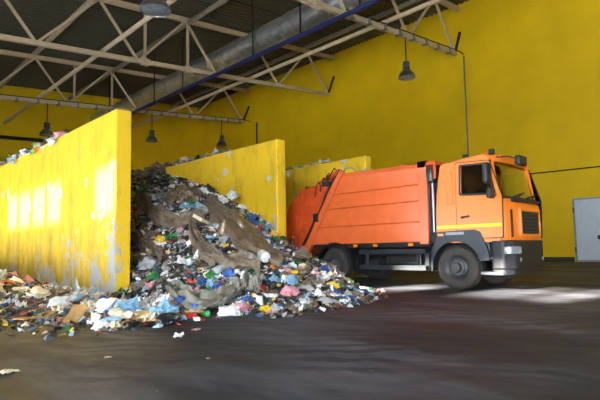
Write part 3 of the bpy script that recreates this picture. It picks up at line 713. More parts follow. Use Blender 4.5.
# material of the refuse: dark muddle of colours, each scrap its own colour
t = NT('mixed_refuse')
vor = t.n('ShaderNodeTexVoronoi', Scale=9.0); t.l(t.pos(), vor.inputs['Vector'])
sp = t.n('ShaderNodeSeparateColor'); t.l(vor.outputs['Color'], sp.inputs[0])
t.col(t.ramp(sp.outputs[0], [(0, rgb(30, 28, 26)), (.3, rgb(58, 52, 44)), (.5, rgb(84, 74, 60)), (.62, rgb(40, 46, 60)), (.75, rgb(110, 102, 92)), (.9, rgb(66, 50, 36)), (1, rgb(160, 156, 150))]))
t.set(Roughness=.6); t.bump(vor.outputs['Distance'], .6, .05)
t = NT('refuse_scraps')
r = t.n('ShaderNodeNewGeometry').outputs['Random Per Island']
cols = [(28, 28, 32), (225, 225, 224), (96, 84, 66), (40, 76, 140), (150, 150, 150), (30, 96, 56), (60, 48, 38), (170, 60, 48), (130, 160, 180), (210, 180, 60), (120, 112, 100), (20, 24, 40), (84, 70, 52), (70, 100, 130), (150, 124, 90), (60, 60, 62), (180, 180, 182), (44, 36, 32), (40, 46, 44), (100, 90, 74)]
rp = t.n('ShaderNodeValToRGB'); rp.color_ramp.interpolation = 'CONSTANT'; e = rp.color_ramp.elements
while len(e) < len(cols): e.new(.5)
for i, c in enumerate(cols): e[i].position = i / len(cols); e[i].color = rgb(*c)
t.l(r, rp.inputs[0]); t.col(rp.outputs[0]); t.set(Roughness=.4)

def heap(f, boxes, name, label, n, xr, seed, accept):
    mb = MB()
    for x0, x1, y0, y1 in boxes:
        m = mound(f, x0, x1, y0, y1, .09); mb.add(m.v, m.f)
    nf = len(mb.f)
    scraps(mb, n, xr, seed, accept)
    o = tag(mb.build(name, 'mixed_refuse', smooth=0), label, 'rubbish heap', kind='stuff')
    o.data.materials.append(M['refuse_scraps'])
    for p in o.data.polygons:
        if p.index >= nf: p.material_index = 1
# fine scraps
def scraps(mb, n, xr, seed, accept):
    rnd = random.Random(seed); k = 0; tries = 0
    while k < n and tries < n * 8:
        tries += 1
        x, y = rnd.uniform(*xr[0]), rnd.uniform(*xr[1])
        if rnd.random() > min(1, (9.5 / math.hypot(x, y)) ** 2) or not inside(x, y, .05) or not accept(x): continue
        h = height(x, y)
        if h <= 0 and rnd.random() > max(0, .5 + h * 2.2): continue
        h = max(0, h); k += 1
        s = rnd.uniform(.02, .065); R = Euler((rnd.uniform(-.9, .9), rnd.uniform(-.9, .9), rnd.uniform(0, 6.3))).to_matrix()
        a = rnd.uniform(.5, 1.6); up = Vector((0, 0, rnd.uniform(.25, .8) * s))
        base = [Vector(p) for p in ((-s * a, -s, -s * .3), (s * a, -s * .8, 0), (s * a * .9, s, -s * .2), (-s * a * .8, s * .9, s * .2))]
        cc = [Vector((rnd.uniform(-.3, .3) * s, rnd.uniform(-.3, .3) * s, s * rnd.uniform(.3, .8)))]
        c0 = Vector((x, y, h + s * .25))
        mb.add([c0 + R @ p for p in base + cc], [(0, 1, 4), (1, 2, 4), (2, 3, 4), (3, 0, 4), (3, 2, 1, 0)])
heap(F_MAIN, [(4.96, 11.9, 5.7, 10.88), (5.16, 9.67, 10.88, 22), (10.05, 11.9, 10.88, 12.4)], 'mixed_refuse_heap', 'loose mixed rubbish filling the tall heap between the left and middle yellow walls', 11000, ((5.0, 11.8), (5.6, 19)), 3, lambda x: x > 4.96)
heap(F_LEFT, [(.0, 4.96, 6.2, 10.88), (.0, 4.765, 10.88, 22)], 'mixed_refuse_pile', 'low pile of mixed rubbish along the outer face of the left yellow wall', 3000, ((.8, 4.9), (6.3, 19)), 4, lambda x: x < 4.96)

# ---- surfaces of the items
def plastic(name, c, rough=.35, alpha=1., trans=0., var=.12):
    t = NT(name); v = t.noise(t.pos(local=True), 9, 3)
    t.col(t.ramp(v, [(.3, tuple(x * (1 - var) for x in c[:3]) + (1,)), (.7, tuple(min(1, x * (1 + var)) for x in c[:3]) + (1,))]))
    t.set(Roughness=rough); t.bump(t.noise(t.pos(local=True), 16, 3, .6), .7, .03)
    if alpha < 1: t.set(Alpha=alpha)
    return t.m
HUES = dict(white=(226, 227, 228), pale_grey=(160, 162, 164), black=(26, 26, 30), blue=(40, 82, 156), pale_blue=(120, 160, 188), navy=(24, 34, 78), green=(36, 124, 58), lime=(112, 178, 70), dark_green=(22, 70, 46),
            brown=(96, 66, 40), tan=(186, 146, 92), cream=(226, 212, 180), yellow=(228, 186, 40), orange=(236, 120, 36), red=(206, 36, 34), pink=(206, 140, 152), clear=(176, 188, 192), taupe=(116, 101, 84))
for k, c in HUES.items():
    plastic('plastic_' + k, rgb(*c), .3)
    plastic('matte_' + k, rgb(*c), .75, var=.2)
plastic('film_clear', rgb(196, 202, 200), .25, .72); plastic('film_taupe', rgb(124, 108, 90), .4, .93, var=.35); plastic('film_grey', rgb(150, 146, 134), .3, .82, var=.25); plastic('bottle_clear', rgb(190, 204, 210), .12, .68)
plain('can_metal', rgb(180, 182, 184), .25, .9)

# ---- shapes of the items, all about their own centre, z up
rs = random.Random(11)
def n3(v, s, seed): return noise.noise(Vector(v) * s + Vector((seed * 7.3, seed * 3.1, seed)))
def blob(seed, sx, sy, sz, amp=.35, knot=False, sub=3):
    bm = bmesh.new(); bmesh.ops.create_icosphere(bm, subdivisions=sub, radius=1)
    for v in bm.verts:
        d = 1 + amp * n3(v.co, 1.4, seed) + amp * .7 * (abs(n3(v.co, 3.1, seed + 5)) * 2 - .4) + amp * .3 * n3(v.co, 7, seed)
        p = v.co * d
        if knot and v.co.z > .8: p = Vector((p.x * .35, p.y * .35, p.z * 1.5))
        p.z = max(p.z, -.55)
        v.co = Vector((p.x * sx, p.y * sy, p.z * sz))
    vs = [v.co.copy() for v in bm.verts]; fs = [tuple(v.index for v in f.verts) for f in bm.faces]; bm.free()
    return MB().add(vs, fs)
def crush(mb, seed, amt, s=9):
    mb.v = [tuple(Vector(v) + Vector((n3(v, s, seed), n3(v, s, seed + 2), n3(v, s, seed + 4))) * amt) for v in mb.v]; return mb
def sheet(seed, w, l, amp, n=10, fold=1., thick=.004):
    vs = []
    for j in range(n + 1):
        for i in range(n + 1):
            u, v = i / n - .5, j / n - .5
            q = Vector((u * 2, v * 2, 0))
            e = .86 + .22 * n3((u * 3, v * 3, 0), 1.5, seed + 9)
            vs.append((u * w * e + amp * .5 * n3(q, 2.2, seed + 1), v * l * e + amp * .5 * n3(q, 2.2, seed + 2), amp * fold * (abs(n3(q, 1.6, seed)) * 2.2 + .7 * abs(n3(q, 3.7, seed + 3)))))
    m = n + 1
    f = [(j * m + i, j * m + i + 1, (j + 1) * m + i + 1, (j + 1) * m + i) for j in range(n) for i in range(n)]
    top = len(vs); und = [(x, y, z - thick) for x, y, z in vs]
    rim = [i for i in range(m)] + [j * m + n for j in range(1, m)] + [n * m + i for i in range(n - 1, -1, -1)] + [j * m for j in range(n - 1, 0, -1)]
    g = [tuple(top + i for i in reversed(q)) for q in f] + [(rim[(k + 1) % len(rim)], rim[k], top + rim[k], top + rim[(k + 1) % len(rim)]) for k in range(len(rim))]
    return MB().add(vs + und, f + g)
def bottle(seed, L=.3, r=.045):
    h = L / 2
    pr = [(r * .7, -h), (r * .95, -h + .012), (r, -h + .03), (r * .93, -h + L * .25), (r, -h + L * .3), (r * .88, -h + L * .45), (r, -h + L * .52), (r * .98, -h + L * .68), (r * .7, -h + L * .8), (r * .36, -h + L * .89), (r * .33, h - .022), (r * .33, h - .02)]
    return crush(MB().lathe(pr, (0, 0, 0), (1, 0, 0), 12), seed, .022, 13)
def bottle_cap(seed, L=.3, r=.045): return MB().lathe([(r * .4, 0), (r * .42, .004), (r * .42, .022), (r * .36, .026)], (L / 2 - .022, n3((L / 2, 0, 0), 13, seed) * .022, n3((L / 2, 0, 0), 13, seed + 4) * .022), (1, 0, 0), 12)
def can(seed): return crush(MB().lathe([(.024, -.06), (.027, -.062), (.033, -.052), (.033, .05), (.027, .058), (.027, .062), (.024, .058)], (0, 0, 0), (1, 0, 0), 14), seed, .014, 20)
def carton(seed):
    mb = MB().prism([(-.045, -.1), (.045, -.1), (.045, .075), (.006, .115), (.006, .135), (-.006, .135), (-.006, .115), (-.045, .075)], -.032, .032, 'xz')
    mb.v = [(z, x, y) for x, y, z in mb.v]; return crush(mb, seed, .016, 8)
def tub(seed): return crush(MB().lathe([(.045, 0), (.062, .1), (.068, .1), (.068, .106), (.058, .104), (.042, .008)], (0, 0, -.05), (.25, .1, 1), 16, True, True), seed, .02, 10)
def jug(seed):
    mb = MB().lathe([(.085, -.13), (.1, -.12), (.1, .04), (.085, .085), (.04, .115), (.034, .13)], (0, 0, 0), (1, 0, 0), 16)
    return crush(mb, seed, .03, 7)
def jug_handle(seed): return MB().tube([(.03, .0, .105), (.06, 0, .15), (.12, 0, .13), (.125, 0, .05)], .013, 8)
def board(seed, w, l):
    n = 6; vs = []
    for j in range(n + 1):
        for i in range(n + 1):
            u, v = i / n - .5, j / n - .5
            bend = .22 * w * max(0, u - .18) * 2.2
            vs.append((u * w * (1 + .05 * n3((v * 4, 0, 1), 1, seed)), v * l * (1 + .08 * n3((u * 4, 2, 0), 1, seed)), bend + .03 * l * n3((u * 2, v * 2, 0), 1.3, seed)))
    m = n + 1
    f = [(j * m + i, j * m + i + 1, (j + 1) * m + i + 1, (j + 1) * m + i) for j in range(n) for i in range(n)]
    top = len(vs); und = [(x, y, z - .012) for x, y, z in vs]
    rim = [i for i in range(m)] + [j * m + n for j in range(1, m)] + [n * m + i for i in range(n - 1, -1, -1)] + [j * m for j in range(n - 1, 0, -1)]
    return MB().add(vs + und, f + [tuple(top + i for i in reversed(q)) for q in f] + [(rim[(k + 1) % len(rim)], rim[k], top + rim[k], top + rim[(k + 1) % len(rim)]) for k in range(len(rim))])

PROTO = {}
def proto(kind, variant, mb, mat, parts=(), smooth=45):
    me = mb.mesh(kind, (0, 0, 0), smooth); me.materials.append(M[mat])
    PROTO[kind, variant] = (me, [(pn, (lambda q: (q.materials.append(M[pm]), q)[1])(pmb.mesh(pn, (0, 0, 0), smooth))) for pn, pmb, pm in parts], max(v.co.length for v in me.vertices), min(v.co.z for v in me.vertices))
for i in range(4): proto('plastic_bag', i, blob(i + 1, .15, .12 + .02 * i, .09, .45, i % 2 == 0), 'plastic_white', smooth=30)
for i in range(3): proto('plastic_bottle', i, bottle(i, .28 + .03 * i), 'bottle_clear', [('cap', bottle_cap(i, .28 + .03 * i), 'plastic_blue')])
for i in range(2): proto('drink_can', i, can(i), 'can_metal')
for i in range(2): proto('drinks_carton', i, carton(i), 'matte_white')
for i in range(3): proto('paper_scrap', i, sheet(i + 20, .2, .17, .07, 7), 'matte_white', smooth=20)
for i in range(3): proto('plastic_sheet', i, sheet(i + 30, .42, .32, .12, 10), 'film_clear', smooth=40)
for i in range(3): proto('cardboard_piece', i, board(i, .36, .24 + .05 * i), 'matte_tan', smooth=25)
for i in range(2): proto('plastic_tub', i, tub(i), 'plastic_white')
for i in range(2): proto('plastic_jug', i, jug(i), 'plastic_white', [('handle', jug_handle(i), 'plastic_white'), ('cap', MB().lathe([(.036, 0), (.038, .004), (.038, .03), (.03, .034)], (.128, 0, 0), (1, 0, 0), 14), 'plastic_red')])

ITEMS = []          # (object, kind, colour word, zone)
def place(kind, variant, mat, loc, rot, scale, capmat=None, caps=True):
    me, parts, rad, low = PROTO[kind, variant]
    o = bpy.data.objects.new(kind, me); COL.objects.link(o)
    o.location = loc; o.rotation_euler = rot; o.scale = (scale,) * 3
    o.material_slots[0].link = 'OBJECT'; o.material_slots[0].material = M[mat]
    if caps:
        for pn, pme in parts:
            c = bpy.data.objects.new(pn, pme); COL.objects.link(c); c.parent = o
            c.material_slots[0].link = 'OBJECT'
            c.material_slots[0].material = M[capmat] if (pn == 'cap' and capmat) else M[mat]
    return o
KINDS = {   # kind: (share, [(colour word, material, weight)], adjective, phrase, category)
    'plastic_bag': (.25, [('white', 'plastic_white', 4.5), ('pale grey', 'plastic_pale_grey', 5), ('black', 'plastic_black', 6), ('blue', 'plastic_blue', 2), ('pale blue', 'plastic_pale_blue', 3), ('green', 'plastic_green', 1.3), ('brown', 'plastic_taupe', 4), ('pink', 'plastic_pink', 1), ('yellow', 'plastic_yellow', 1)], 'crumpled {} plastic bag', 'bag'),
    'plastic_bottle': (.26, [('clear', 'bottle_clear', 6), ('blue', 'plastic_blue', 3), ('pale blue', 'plastic_pale_blue', 3), ('green', 'plastic_green', 2), ('brown', 'plastic_brown', 3), ('white', 'plastic_white', 1.5), ('dark green', 'plastic_dark_green', 2), ('yellow', 'plastic_yellow', .6)], 'squashed {} plastic bottle', 'bottle'),
    'drink_can': (.04, [('bare metal', 'can_metal', 3), ('red', 'plastic_red', 2), ('blue', 'plastic_blue', 2)], 'dented {} drink can', 'can'),
    'drinks_carton': (.10, [('white', 'matte_white', 2.5), ('blue', 'matte_blue', 2), ('red', 'matte_red', 1.5), ('orange', 'matte_orange', 1), ('brown', 'matte_brown', 1), ('green', 'matte_green', 1)], 'battered {} drinks carton', 'carton'),
    'paper_scrap': (.14, [('white', 'matte_white', 3.5), ('cream', 'matte_cream', 3), ('blue', 'matte_pale_blue', 1.3), ('red', 'matte_red', 1), ('pink', 'matte_pink', 1)], 'creased {} paper scrap', 'paper'),
    'plastic_sheet': (.09, [('clear', 'film_clear', 4), ('brownish', 'film_taupe', 3), ('grey', 'film_grey', 3), ('black', 'plastic_black', 2)], 'rumpled {} plastic sheet', 'plastic sheet'),
    'cardboard_piece': (.05, [('tan', 'matte_tan', 4), ('brown', 'matte_brown', 3), ('cream', 'matte_cream', 1)], 'bent {} cardboard piece', 'cardboard'),
    'plastic_tub': (.05, [('white', 'plastic_white', 4), ('yellow', 'plastic_yellow', 1), ('black', 'plastic_black', 1.2), ('blue', 'plastic_blue', 1), ('orange', 'plastic_orange', .7)], 'tipped {} plastic tub', 'tub'),
    'plastic_jug': (.012, [('white', 'plastic_white', 2), ('yellow', 'plastic_yellow', 1), ('blue', 'plastic_blue', 1), ('pale grey', 'plastic_pale_grey', 1)], '{} plastic jug', 'jug')}
KL = list(KINDS); KW = [KINDS[k][0] for k in KL]
KW_LEFT = [.17, .08, .02, .10, .26, .07, .24, .04, .02]
def zone(x, y, z):
    if z > 4.2: return 'on the left wall top' if x < 6 else 'on the middle wall top' if x < 11 else 'on the rear wall top'
    if x < 4.77 or (y < 10.9 and x < 3.9):
        if y < 9.2 and x > 3.0: return 'in litter at left wall corner'
        return 'at the left pile front' if height(x, y) < .2 else 'on the left pile'
    if x > 9.75: return 'beside truck rear wheel' if y < 11 else 'under truck tailgate'
    h = height(x, y)
    if h < .28: return 'along the heap front edge'
    side = ' by left wall' if (y < 12 and x < 6.4) else ' by middle wall' if (x > 8.7 and y < 12.5) else ''
    if h < 1.1: return 'low on heap' + side
    if h < 2.3: return 'halfway up heap' + side
    return 'high on the heap' if x < 8.2 else 'high on heap by middle wall'
LEFT_COLOURS = {'plastic_bag': [('cream', 'matte_cream', 4), ('white', 'plastic_white', 3), ('red', 'plastic_red', 1.2), ('pink', 'plastic_pink', 1.2), ('brown', 'plastic_taupe', 2), ('yellow', 'plastic_yellow', .5)],
    'paper_scrap': [('white', 'matte_white', 3), ('cream', 'matte_cream', 5), ('red', 'matte_red', 1.4), ('pink', 'matte_pink', 1)],
    'plastic_sheet': [('clear', 'film_clear', 3), ('brownish', 'film_taupe', 3), ('grey', 'film_grey', 1)]}
CAPS = ['plastic_blue', 'plastic_white', 'plastic_red', 'plastic_green', 'plastic_yellow']
def scatter(n, xr, yr, seed, weights, gap, accept, scale=(.8, 1.35)):
    rnd = random.Random(seed); done = []; tries = 0; grid = {}
    while len(done) < n and tries < n * 40:
        tries += 1
        x, y = rnd.uniform(*xr), rnd.uniform(*yr)
        dist = math.hypot(x, y)
        if rnd.random() > min(1, (9.5 / dist) ** 1.6) or not inside(x, y, .14) or not accept(x, y): continue
        h = height(x, y)
        if h < -.02 and rnd.random() > .3 + h * 4: continue
        h = max(0, h)
        vx, vy = to_view((x, y, h + .05))
        near = [r for a, b, r in EXC if (vx - a) ** 2 + (vy - b) ** 2 < r * r]
        if near and (min(near) < 0 or rnd.random() < .8): continue
        key = (int(x / gap), int(y / gap))
        if any(math.hypot(x - a, y - b) < gap for i in (-1, 0, 1) for j in (-1, 0, 1) for a, b in grid.get((key[0] + i, key[1] + j), ())): continue
        grid.setdefault(key, []).append((x, y)); done.append(1)
        kind = rnd.choices(KL, weights)[0]
        opts = LEFT_COLOURS.get(kind, KINDS[kind][1]) if x < 3.0 + .05 * y else KINDS[kind][1]
        cw, mt, _ = rnd.choices(opts, [q[2] for q in opts])[0]
        v = rnd.randrange(sum(1 for k in PROTO if k[0] == kind))
        sc = rnd.uniform(*scale) * (.6 if kind == 'plastic_jug' else 1)
        gx, gy = (height(x + .1, y) - height(x - .1, y)) / .2, (height(x, y + .1) - height(x, y - .1)) / .2
        tilt = Vector((-gx, -gy, 1)).normalized() if h > .05 else Vector((0, 0, 1))
        q = Vector((0, 0, 1)).rotation_difference(tilt) @ Euler((rnd.gauss(0, .35) if h > .1 else 0, rnd.gauss(0, .35) if h > .1 else 0, rnd.uniform(0, 6.28))).to_quaternion()
        low = -PROTO[kind, v][3] * sc
        lift = low * (.7 if h > .1 else 1) + .01
        o = place(kind, v, mt, (x, y, h + lift), q.to_euler(), sc, rnd.choice(CAPS), caps=dist < 11 or kind == 'plastic_jug')
        ITEMS.append([o, kind, cw, zone(x, y, h)])
# ---- things that stand out on the heap
EXC = []; HEROES = []
def drape(line, mat, lift, seed, label, cat='plastic sheet', name='plastic_sheet', group=None, n=40, m=16, fold=.13):
    """film lying over the heap along a run of picture points (x, y, half width)"""
    P = [Vector((a, b, w)) for a, b, w in line]; L = []
    for k in range(n + 1):
        t = k / n * (len(P) - 1); i = min(int(t), len(P) - 2); L.append(P[i].lerp(P[i + 1], t - i))
    for _ in range(3):
        L = [L[0]] + [(L[k - 1] + L[k] * 2 + L[k + 1]) / 4 for k in range(1, n)] + [L[-1]]
    pts = []
    for k, p in enumerate(L):
        q0, q1 = L[max(0, k - 1)], L[min(n, k + 1)]; d = Vector((q1.x - q0.x, q1.y - q0.y)).normalized(); w = Vector((-d.y, d.x))
        for j in range(m + 1):
            u = j / m * 2 - 1; e = 1 + .25 * noise.noise(Vector((k * .35, u * .5, seed)))
            h = hit(p.x + w.x * u * p.z * e, p.y + w.y * u * p.z * e)
            pts.append(h)
        EXC.append((p.x, p.y, p.z * .7))
    ok = [p for p in pts if p is not None]
    pts = [p if p is not None else ok[0] for p in pts]
    W = m + 1
    for _ in range(4):                                     # let the film bridge the hollows
        q = list(pts)
        for k in range(n + 1):
            for j in range(W):
                nb = [pts[a * W + b] for a, b in ((k - 1, j), (k + 1, j), (k, j - 1), (k, j + 1)) if 0 <= a <= n and 0 <= b < W]
                q[k * W + j] = pts[k * W + j] * .5 + sum(nb, Vector()) / len(nb) * .5
        pts = q
    vs = []
    for k in range(n + 1):
        for j in range(W):
            u = j / m * 2 - 1
            z = lift * (1 - .75 * abs(u) ** 3) + fold * (abs(noise.noise(Vector((k * .08, j * .5, seed * 3)))) * 3.2 - .4) + fold * 1.5 * abs(noise.noise(Vector((k * .3 + j * .25, j * .45 - k * .12, seed * 5 + 1))))
            vs.append(pts[k * W + j] + Vector((-.35, -.35, .9)) * z)
    fs = [(k * W + j, k * W + j + 1, (k + 1) * W + j + 1, (k + 1) * W + j) for k in range(n) for j in range(m)]
    c = sum(vs, Vector()) / len(vs)
    o = MB().add(vs, fs).build(name, mat, smooth=60, origin=(c.x, c.y, c.z - .1))
    o.location = (c.x, c.y, c.z - .1)
    sd = o.modifiers.new('thick', 'SOLIDIFY'); sd.thickness = .012
    sb = o.modifiers.new('sub', 'SUBSURF'); sb.levels = sb.render_levels = 1
    tag(o, label, cat, group)
SH = 'brown film sheets draped on the heap'
drape([(206, 203, 6), (214, 212, 10), (230, 226, 14), (247, 241, 15), (264, 256, 11), (286, 267, 6)], 'film_taupe', .14, 1, 'long wide brown plastic sheet slanting down the heap towards the truck', group=SH)
drape([(192, 230, 4), (196, 243, 6), (206, 257, 7), (228, 267, 7), (250, 271, 6), (262, 272, 4)], 'film_taupe', .14, 2, 'narrow brown plastic sheet curling below the long wide brown one', group=SH)
drape([(136, 198, 5), (146, 210, 6), (162, 221, 7), (184, 225, 6), (206, 219, 5)], 'film_taupe', .12, 3, 'brown plastic sheet sagging across the heap beside the left wall end', group=SH)
drape([(168, 203, 4), (180, 196, 7), (193, 196, 7), (202, 203, 5)], 'film_taupe', .12, 4, 'humped brown plastic sheet high on the heap, left of the long one', group=SH)
drape([(135, 238, 5), (143, 247, 7), (154, 255, 7), (164, 261, 4)], 'film_taupe', .09, 5, 'brown plastic sheet low against the left wall end', group=SH)
drape([(168, 289, 4), (175, 297, 8), (190, 303, 10), (212, 304, 10), (231, 298, 9), (240, 291, 5)], 'film_grey', .12, 6, 'large grey translucent plastic sheet at the heap foot, left of centre', group='grey film sheets on the heap')
drape([(243, 285, 5), (252, 288, 8), (261, 291, 6)], 'film_grey', .09, 7, 'small grey translucent plastic sheet at the heap foot, below the brown film', group='grey film sheets on the heap')
def hero(kind, var, mat, px, py, wpx, label, cat, rz=0., tilt=(0, 0), sq=(1, 1, 1), sink=.75, cap=None, exc=1., up=.05):
    p = hit(px, py)
    d = (ROWS @ (p - Vector((0, 0, CAM_H))))[1]
    sc = wpx * d / LENS_PX / (2 * PROTO[kind, var][2] * .82)
    low = -PROTO[kind, var][3] * sc * sq[2]
    o = place(kind, var, mat, (p.x, p.y, p.z + low * sink - (.06 - up if p.z > .1 else -.005)), (tilt[0], tilt[1], rz), sc, cap)
    o.scale = (sc * sq[0], sc * sq[1], sc * sq[2])
    EXC.append((px, py, -wpx * .6 * exc)); HEROES.append(o); tag(o, label, cat); return o
proto('foam_board', 0, crush(MB().box((-.16, -.09, -.025), (.16, .09, .025)), 3, .02, 3), 'matte_cream')
proto('plastic_canister', 0, crush(MB().lathe([(.08, -.12), (.09, -.11), (.09, .11), (.08, .12), (.03, .125), (.03, .15)], (0, 0, 0), (1, 0, .25), 18), 4, .012, 6), 'plastic_white', [('wrap_label', crush(MB().lathe([(.0925, -.06), (.0925, .06)], (0, 0, 0), (1, 0, .25), 18, False, False), 4, .012, 6), 'plastic_blue')])
hero('plastic_bag', 0, 'plastic_taupe', 157, 173, 26, 'big brown crumpled bag on the very top of the heap', 'bag', .4, sq=(1.1, 1, .8))
hero('plastic_bag', 1, 'plastic_taupe', 140, 177, 16, 'smaller brown bag at the heap top touching the left wall', 'bag', 1.4)
hero('plastic_bag', 2, 'plastic_taupe', 304, 262, 18, 'upper of two brown sacks in front of the tailgate', 'bag', .6, sq=(1, 1, 1.3), sink=1, up=.15)
hero('plastic_bag', 3, 'plastic_taupe', 303, 275, 17, 'lower of two brown sacks in front of the tailgate', 'bag', 2.6, sq=(1, 1, 1.4), sink=1, up=.1)
hero('plastic_sheet', 0, 'plastic_white', 187, 263, 30, 'bright white plastic sheet spread on the heap, left of centre', 'plastic sheet', .4, (.25, -.2))
hero('plastic_bag', 1, 'plastic_pale_grey', 150, 268, 24, 'bulging pale grey bag on the heap beside the left wall end', 'bag', .4)
hero('plastic_bag', 2, 'plastic_green', 155, 278, 15, 'bright green bag low on the heap near the left wall', 'bag', 1.)
hero('plastic_bag', 0, 'plastic_green', 173, 238, 15, 'bright green bag halfway up the heap under sagging brown sheet', 'bag', .2, sq=(1.2, 1, .7))
hero('plastic_bag', 3, 'plastic_green', 190, 258, 14, 'long flat green bag just above the bright white sheet', 'bag', .6, sq=(1.5, .7, .5))
hero('plastic_bag', 1, 'plastic_lime', 348, 283, 11, 'lime green bag at the right toe by the truck rear wheel', 'bag', .1)
hero('plastic_bag', 2, 'plastic_green', 276, 240, 9, 'green bag against the end of the middle wall', 'bag', .1)
hero('foam_board', 0, 'matte_cream', 201, 231, 19, 'cream white foam board lying above the narrow brown sheet', 'foam board', .6, (.5, .1), sink=3, up=.22)
hero('plastic_canister', 0, 'plastic_white', 264, 268, 15, 'white canister with a blue wrap label below the long brown sheet', 'canister', 1.2, (.3, 0), sink=1.1, up=.16)
hero('plastic_bag', 3, 'plastic_orange', 275, 268, 11, 'pale orange crumpled bag right of the white canister', 'bag', 1.2)
hero('plastic_bag', 1, 'plastic_pink', 289, 296, 22, 'large pink and white bag at the heap foot, right of centre', 'bag', .9)
hero('plastic_bag', 3, 'plastic_white', 271, 299, 17, 'round white bag just left of the large pink bag', 'bag', .1)
hero('plastic_bag', 0, 'plastic_pale_blue', 274, 281, 14, 'pale blue bag under the pale orange one', 'bag', 2.)
hero('drinks_carton', 0, 'matte_white', 260, 305, 14, 'tall white carton standing at the heap foot near the front', 'carton', .5, (0, 1.35), sink=1.2)
hero('plastic_tub', 0, 'plastic_yellow', 248, 308, 8, 'small yellow tub at the heap foot left of the white carton', 'tub', .5, (.9, 0))
hero('plastic_sheet', 1, 'plastic_white', 232, 208, 17, 'white torn plastic hanging at the heap edge by the middle wall', 'plastic sheet', 1.5, (.6, .3), up=.4)
hero('plastic_bag', 2, 'plastic_white', 318, 296, 16, 'white bag at the heap foot towards the truck wheel', 'bag', 1.)
hero('plastic_bag', 0, 'plastic_pale_grey', 325, 303, 18, 'pale grey bag lying at the front edge of the heap, right side', 'bag', 2.2, sq=(1.3, .8, .7))
hero('plastic_bag', 3, 'plastic_black', 216, 312, 16, 'black bag at the heap foot under the large grey sheet', 'bag', 2.2)
hero('plastic_bag', 2, 'plastic_blue', 203, 283, 14, 'blue bag on the heap just above the large grey sheet', 'bag', .2)
hero('cardboard_piece', 0, 'matte_tan', 74, 320, 32, 'large tan cardboard sheet sloping at the left pile toe', 'cardboard', .95, (.12, -.25), sq=(1.4, .7, 1), sink=2)
hero('cardboard_piece', 1, 'matte_tan', 35, 320, 34, 'flat tan cardboard sheet on the floor before the left pile', 'cardboard', .5, (0, .05), sq=(1.3, .6, 1), sink=2)
hero('cardboard_piece', 2, 'matte_brown', 10, 320, 26, 'brown cardboard sheet at the left pile front, cut by picture edge', 'cardboard', .2, (0, .1), sink=2)
hero('plastic_bag', 1, 'matte_cream', 37, 297, 22, 'large cream bag in the middle of the left pile', 'bag', .2)
hero('plastic_bag', 3, 'matte_cream', 22, 292, 16, 'smaller cream bag left of the large cream one', 'bag', 1.2)
hero('plastic_bag', 0, 'plastic_red', 8, 283, 13, 'red bag on the left pile near the picture edge', 'bag', .6, sq=(1.3, 1, .6))
hero('plastic_bag', 2, 'plastic_pink', 27, 283, 16, 'dusty pink bag on the left pile against the wall', 'bag', 2.2)
hero('paper_scrap', 0, 'matte_white', 179, 338, 13, 'white crumpled wrapper alone on the floor before the heap', 'paper', .8, sink=1)
hero('paper_scrap', 1, 'matte_cream', 108, 358, 9, 'small pale scrap alone on the dark floor at left', 'paper', .8, sq=(1, 1, .3), sink=1)
hero('paper_scrap', 2, 'matte_cream', 8, 373, 20, 'cream crumpled paper on the floor at lower left edge', 'paper', .3, sq=(1, 1, .4), sink=1)
hero('paper_scrap', 1, 'matte_white', 208, 359, 5, 'tiny white scrap on the open floor in front of heap', 'paper', .1, sq=(1, 1, .3), sink=1)
hero('paper_scrap', 0, 'matte_pink', 196, 331, 10, 'pinkish scrap on the floor just before the heap', 'paper', .1, sq=(1, 1, .6), sink=1)
hero('plastic_bottle', 1, 'plastic_black', 292, 247, 13, 'dark bottle standing under the truck tailgate', 'bottle', 0, (0, -1.45), cap='plastic_yellow', sink=1.5)
for px, y, kind, v, mt, sc, lb, cat in ((16, 18.9, 'plastic_sheet', 1, 'plastic_pale_grey', 1.0, 'grey green rag hanging over the sunlit left wall near picture edge', 'rag'), (36, 16.75, 'plastic_sheet', 0, 'plastic_lime', .8, 'lime green bag drooping over the left wall top', 'bag'), (38, 16.5, 'plastic_sheet', 2, 'plastic_orange', .6, 'orange wrapper drooping over the left wall beside a lime bag', 'wrapper'), (56, 14.95, 'plastic_sheet', 2, 'plastic_white', 1.1, 'white rag hanging over the left wall, nearest its end', 'rag')):
    o = place(kind, v, mt, (4.74, y, 4.27), (.2, -1.15, 0), sc); tag(o, lb, cat)
scatter(1750, (4.98, 11.3), (5.9, 18.5), 21, KW, .10, lambda x, y: x >= 4.97, (.45, .95))
scatter(420, (.9, 4.94), (6.3, 18), 22, KW_LEFT, .11, lambda x, y: x <= 4.95, (.6, 1.35))
def row(x0, x1, ya, yb, n, seed, zt):
    rnd = random.Random(seed)
    for k in range(n):
        y = ya + (yb - ya) * (k + rnd.uniform(.1, .9)) / n; x = rnd.uniform(x0, x1)
        kind = rnd.choices(KL, [.35, .15, .02, .08, .15, .15, .04, .04, .02])[0]
        opts = KINDS[kind][1]; cw, mt, _ = rnd.choices(opts, [q[2] for q in opts])[0]
        v = rnd.randrange(sum(1 for p in PROTO if p[0] == kind)); sc = rnd.uniform(.8, 1.4)
        o = place(kind, v, mt, (x, y, zt - PROTO[kind, v][3] * sc + .004), (0, 0, rnd.uniform(0, 6.28)), sc, rnd.choice(CAPS), caps=False)
        ITEMS.append([o, kind, cw, zone(x, y, zt + .1)])
row(4.82, 4.96, 14.2, 20.8, 38, 31, 4.35); row(9.8, 9.95, 13.6, 17.6, 18, 32, 4.35); row(14.03, 14.2, 12.9, 15.6, 9, 33, 4.35)
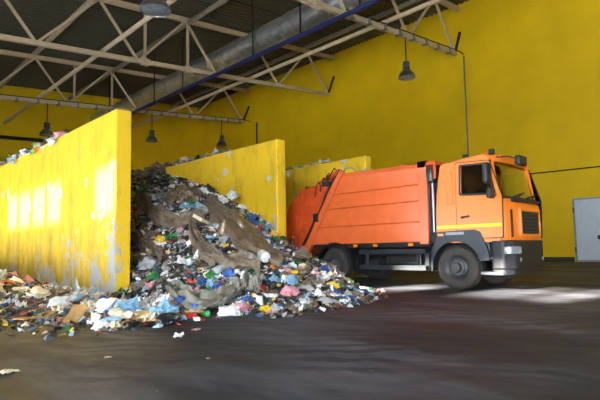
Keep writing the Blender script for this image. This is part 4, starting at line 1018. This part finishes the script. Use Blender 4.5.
# ---- keep what can be seen, and word the labels
bpy.context.view_layer.update()
dg = bpy.context.evaluated_depsgraph_get()
HITS = {}; XS = {}
from mathutils.bvhtree import BVHTree
cam_o = Vector((0, 0, CAM_H))
AV, AF, OWN = [], [], []
for ob in list(SC.objects):
    if ob.type != 'MESH': continue
    top = ob.parent.parent if (ob.parent and ob.parent.parent) else (ob.parent or ob)
    if top.name.startswith(('ceiling', 'roof', 'vent', 'pendant', 'clipped')): continue
    ev = ob.evaluated_get(dg); me = ev.to_mesh(); mw = ev.matrix_world; k = len(AV)
    AV += [mw @ v.co for v in me.vertices]
    for p in me.polygons: AF.append([k + i for i in p.vertices]); OWN.append(top.name)
    ev.to_mesh_clear()
tree = BVHTree.FromPolygons(AV, AF)
for j in range(600):
    for i in range(570):
        px, py = (i + .5) / 1.5, (j + .5) / 1.5
        if py < 120 or py > 345 or (px < 120 and 175 < py < 255): continue
        loc, nor, idx, dist = tree.ray_cast(cam_o, view_dir(px, py).normalized())
        if idx is not None:
            nm = OWN[idx]; HITS[nm] = HITS.get(nm, 0) + 1; XS[nm] = XS.get(nm, 0) + px
ORD = ['leftmost', 'second', 'third', 'fourth', 'fifth', 'sixth', 'seventh', 'eighth', 'ninth', 'tenth', 'eleventh', 'twelfth', 'thirteenth', 'fourteenth', 'fifteenth', 'sixteenth', 'seventeenth', 'eighteenth', 'nineteenth', 'twentieth']
NUM = ['', '', 'two', 'three', 'four', 'five', 'six', 'seven', 'eight', 'nine', 'ten', 'eleven', 'twelve', 'thirteen', 'fourteen', 'fifteen', 'sixteen', 'seventeen', 'eighteen', 'nineteen', 'twenty']
fams = {}
for it in ITEMS:
    o, kind, cw, zn = it
    if HITS.get(o.name, 0) < 5:
        for c in list(o.children): bpy.data.objects.remove(c)
        bpy.data.objects.remove(o); continue
    fams.setdefault((kind, cw, zn), []).append(o)
for (kind, cw, zn), obs in fams.items():
    _, _, ph, cat = KINDS[kind]
    obs.sort(key=lambda o: XS[o.name] / HITS[o.name])
    n = len(obs)
    for i, o in enumerate(obs):
        lb = ph.format(cw) + ' ' + zn
        if n == 2: lb += (', left one of two', ', right one of two')[i]
        elif 2 < n <= 20:
            lb += ', ' + ('leftmost of ' if i == 0 else 'rightmost of ' if i == n - 1 else ORD[i] + ' from left of ') + NUM[n]
        tag(o, lb, cat, ('%s %ss %s' % (cw, kind.replace('_', ' '), zn)) if n > 1 else None)
print('ITEMS kept', sum(len(v) for v in fams.values()), 'of', len(ITEMS))
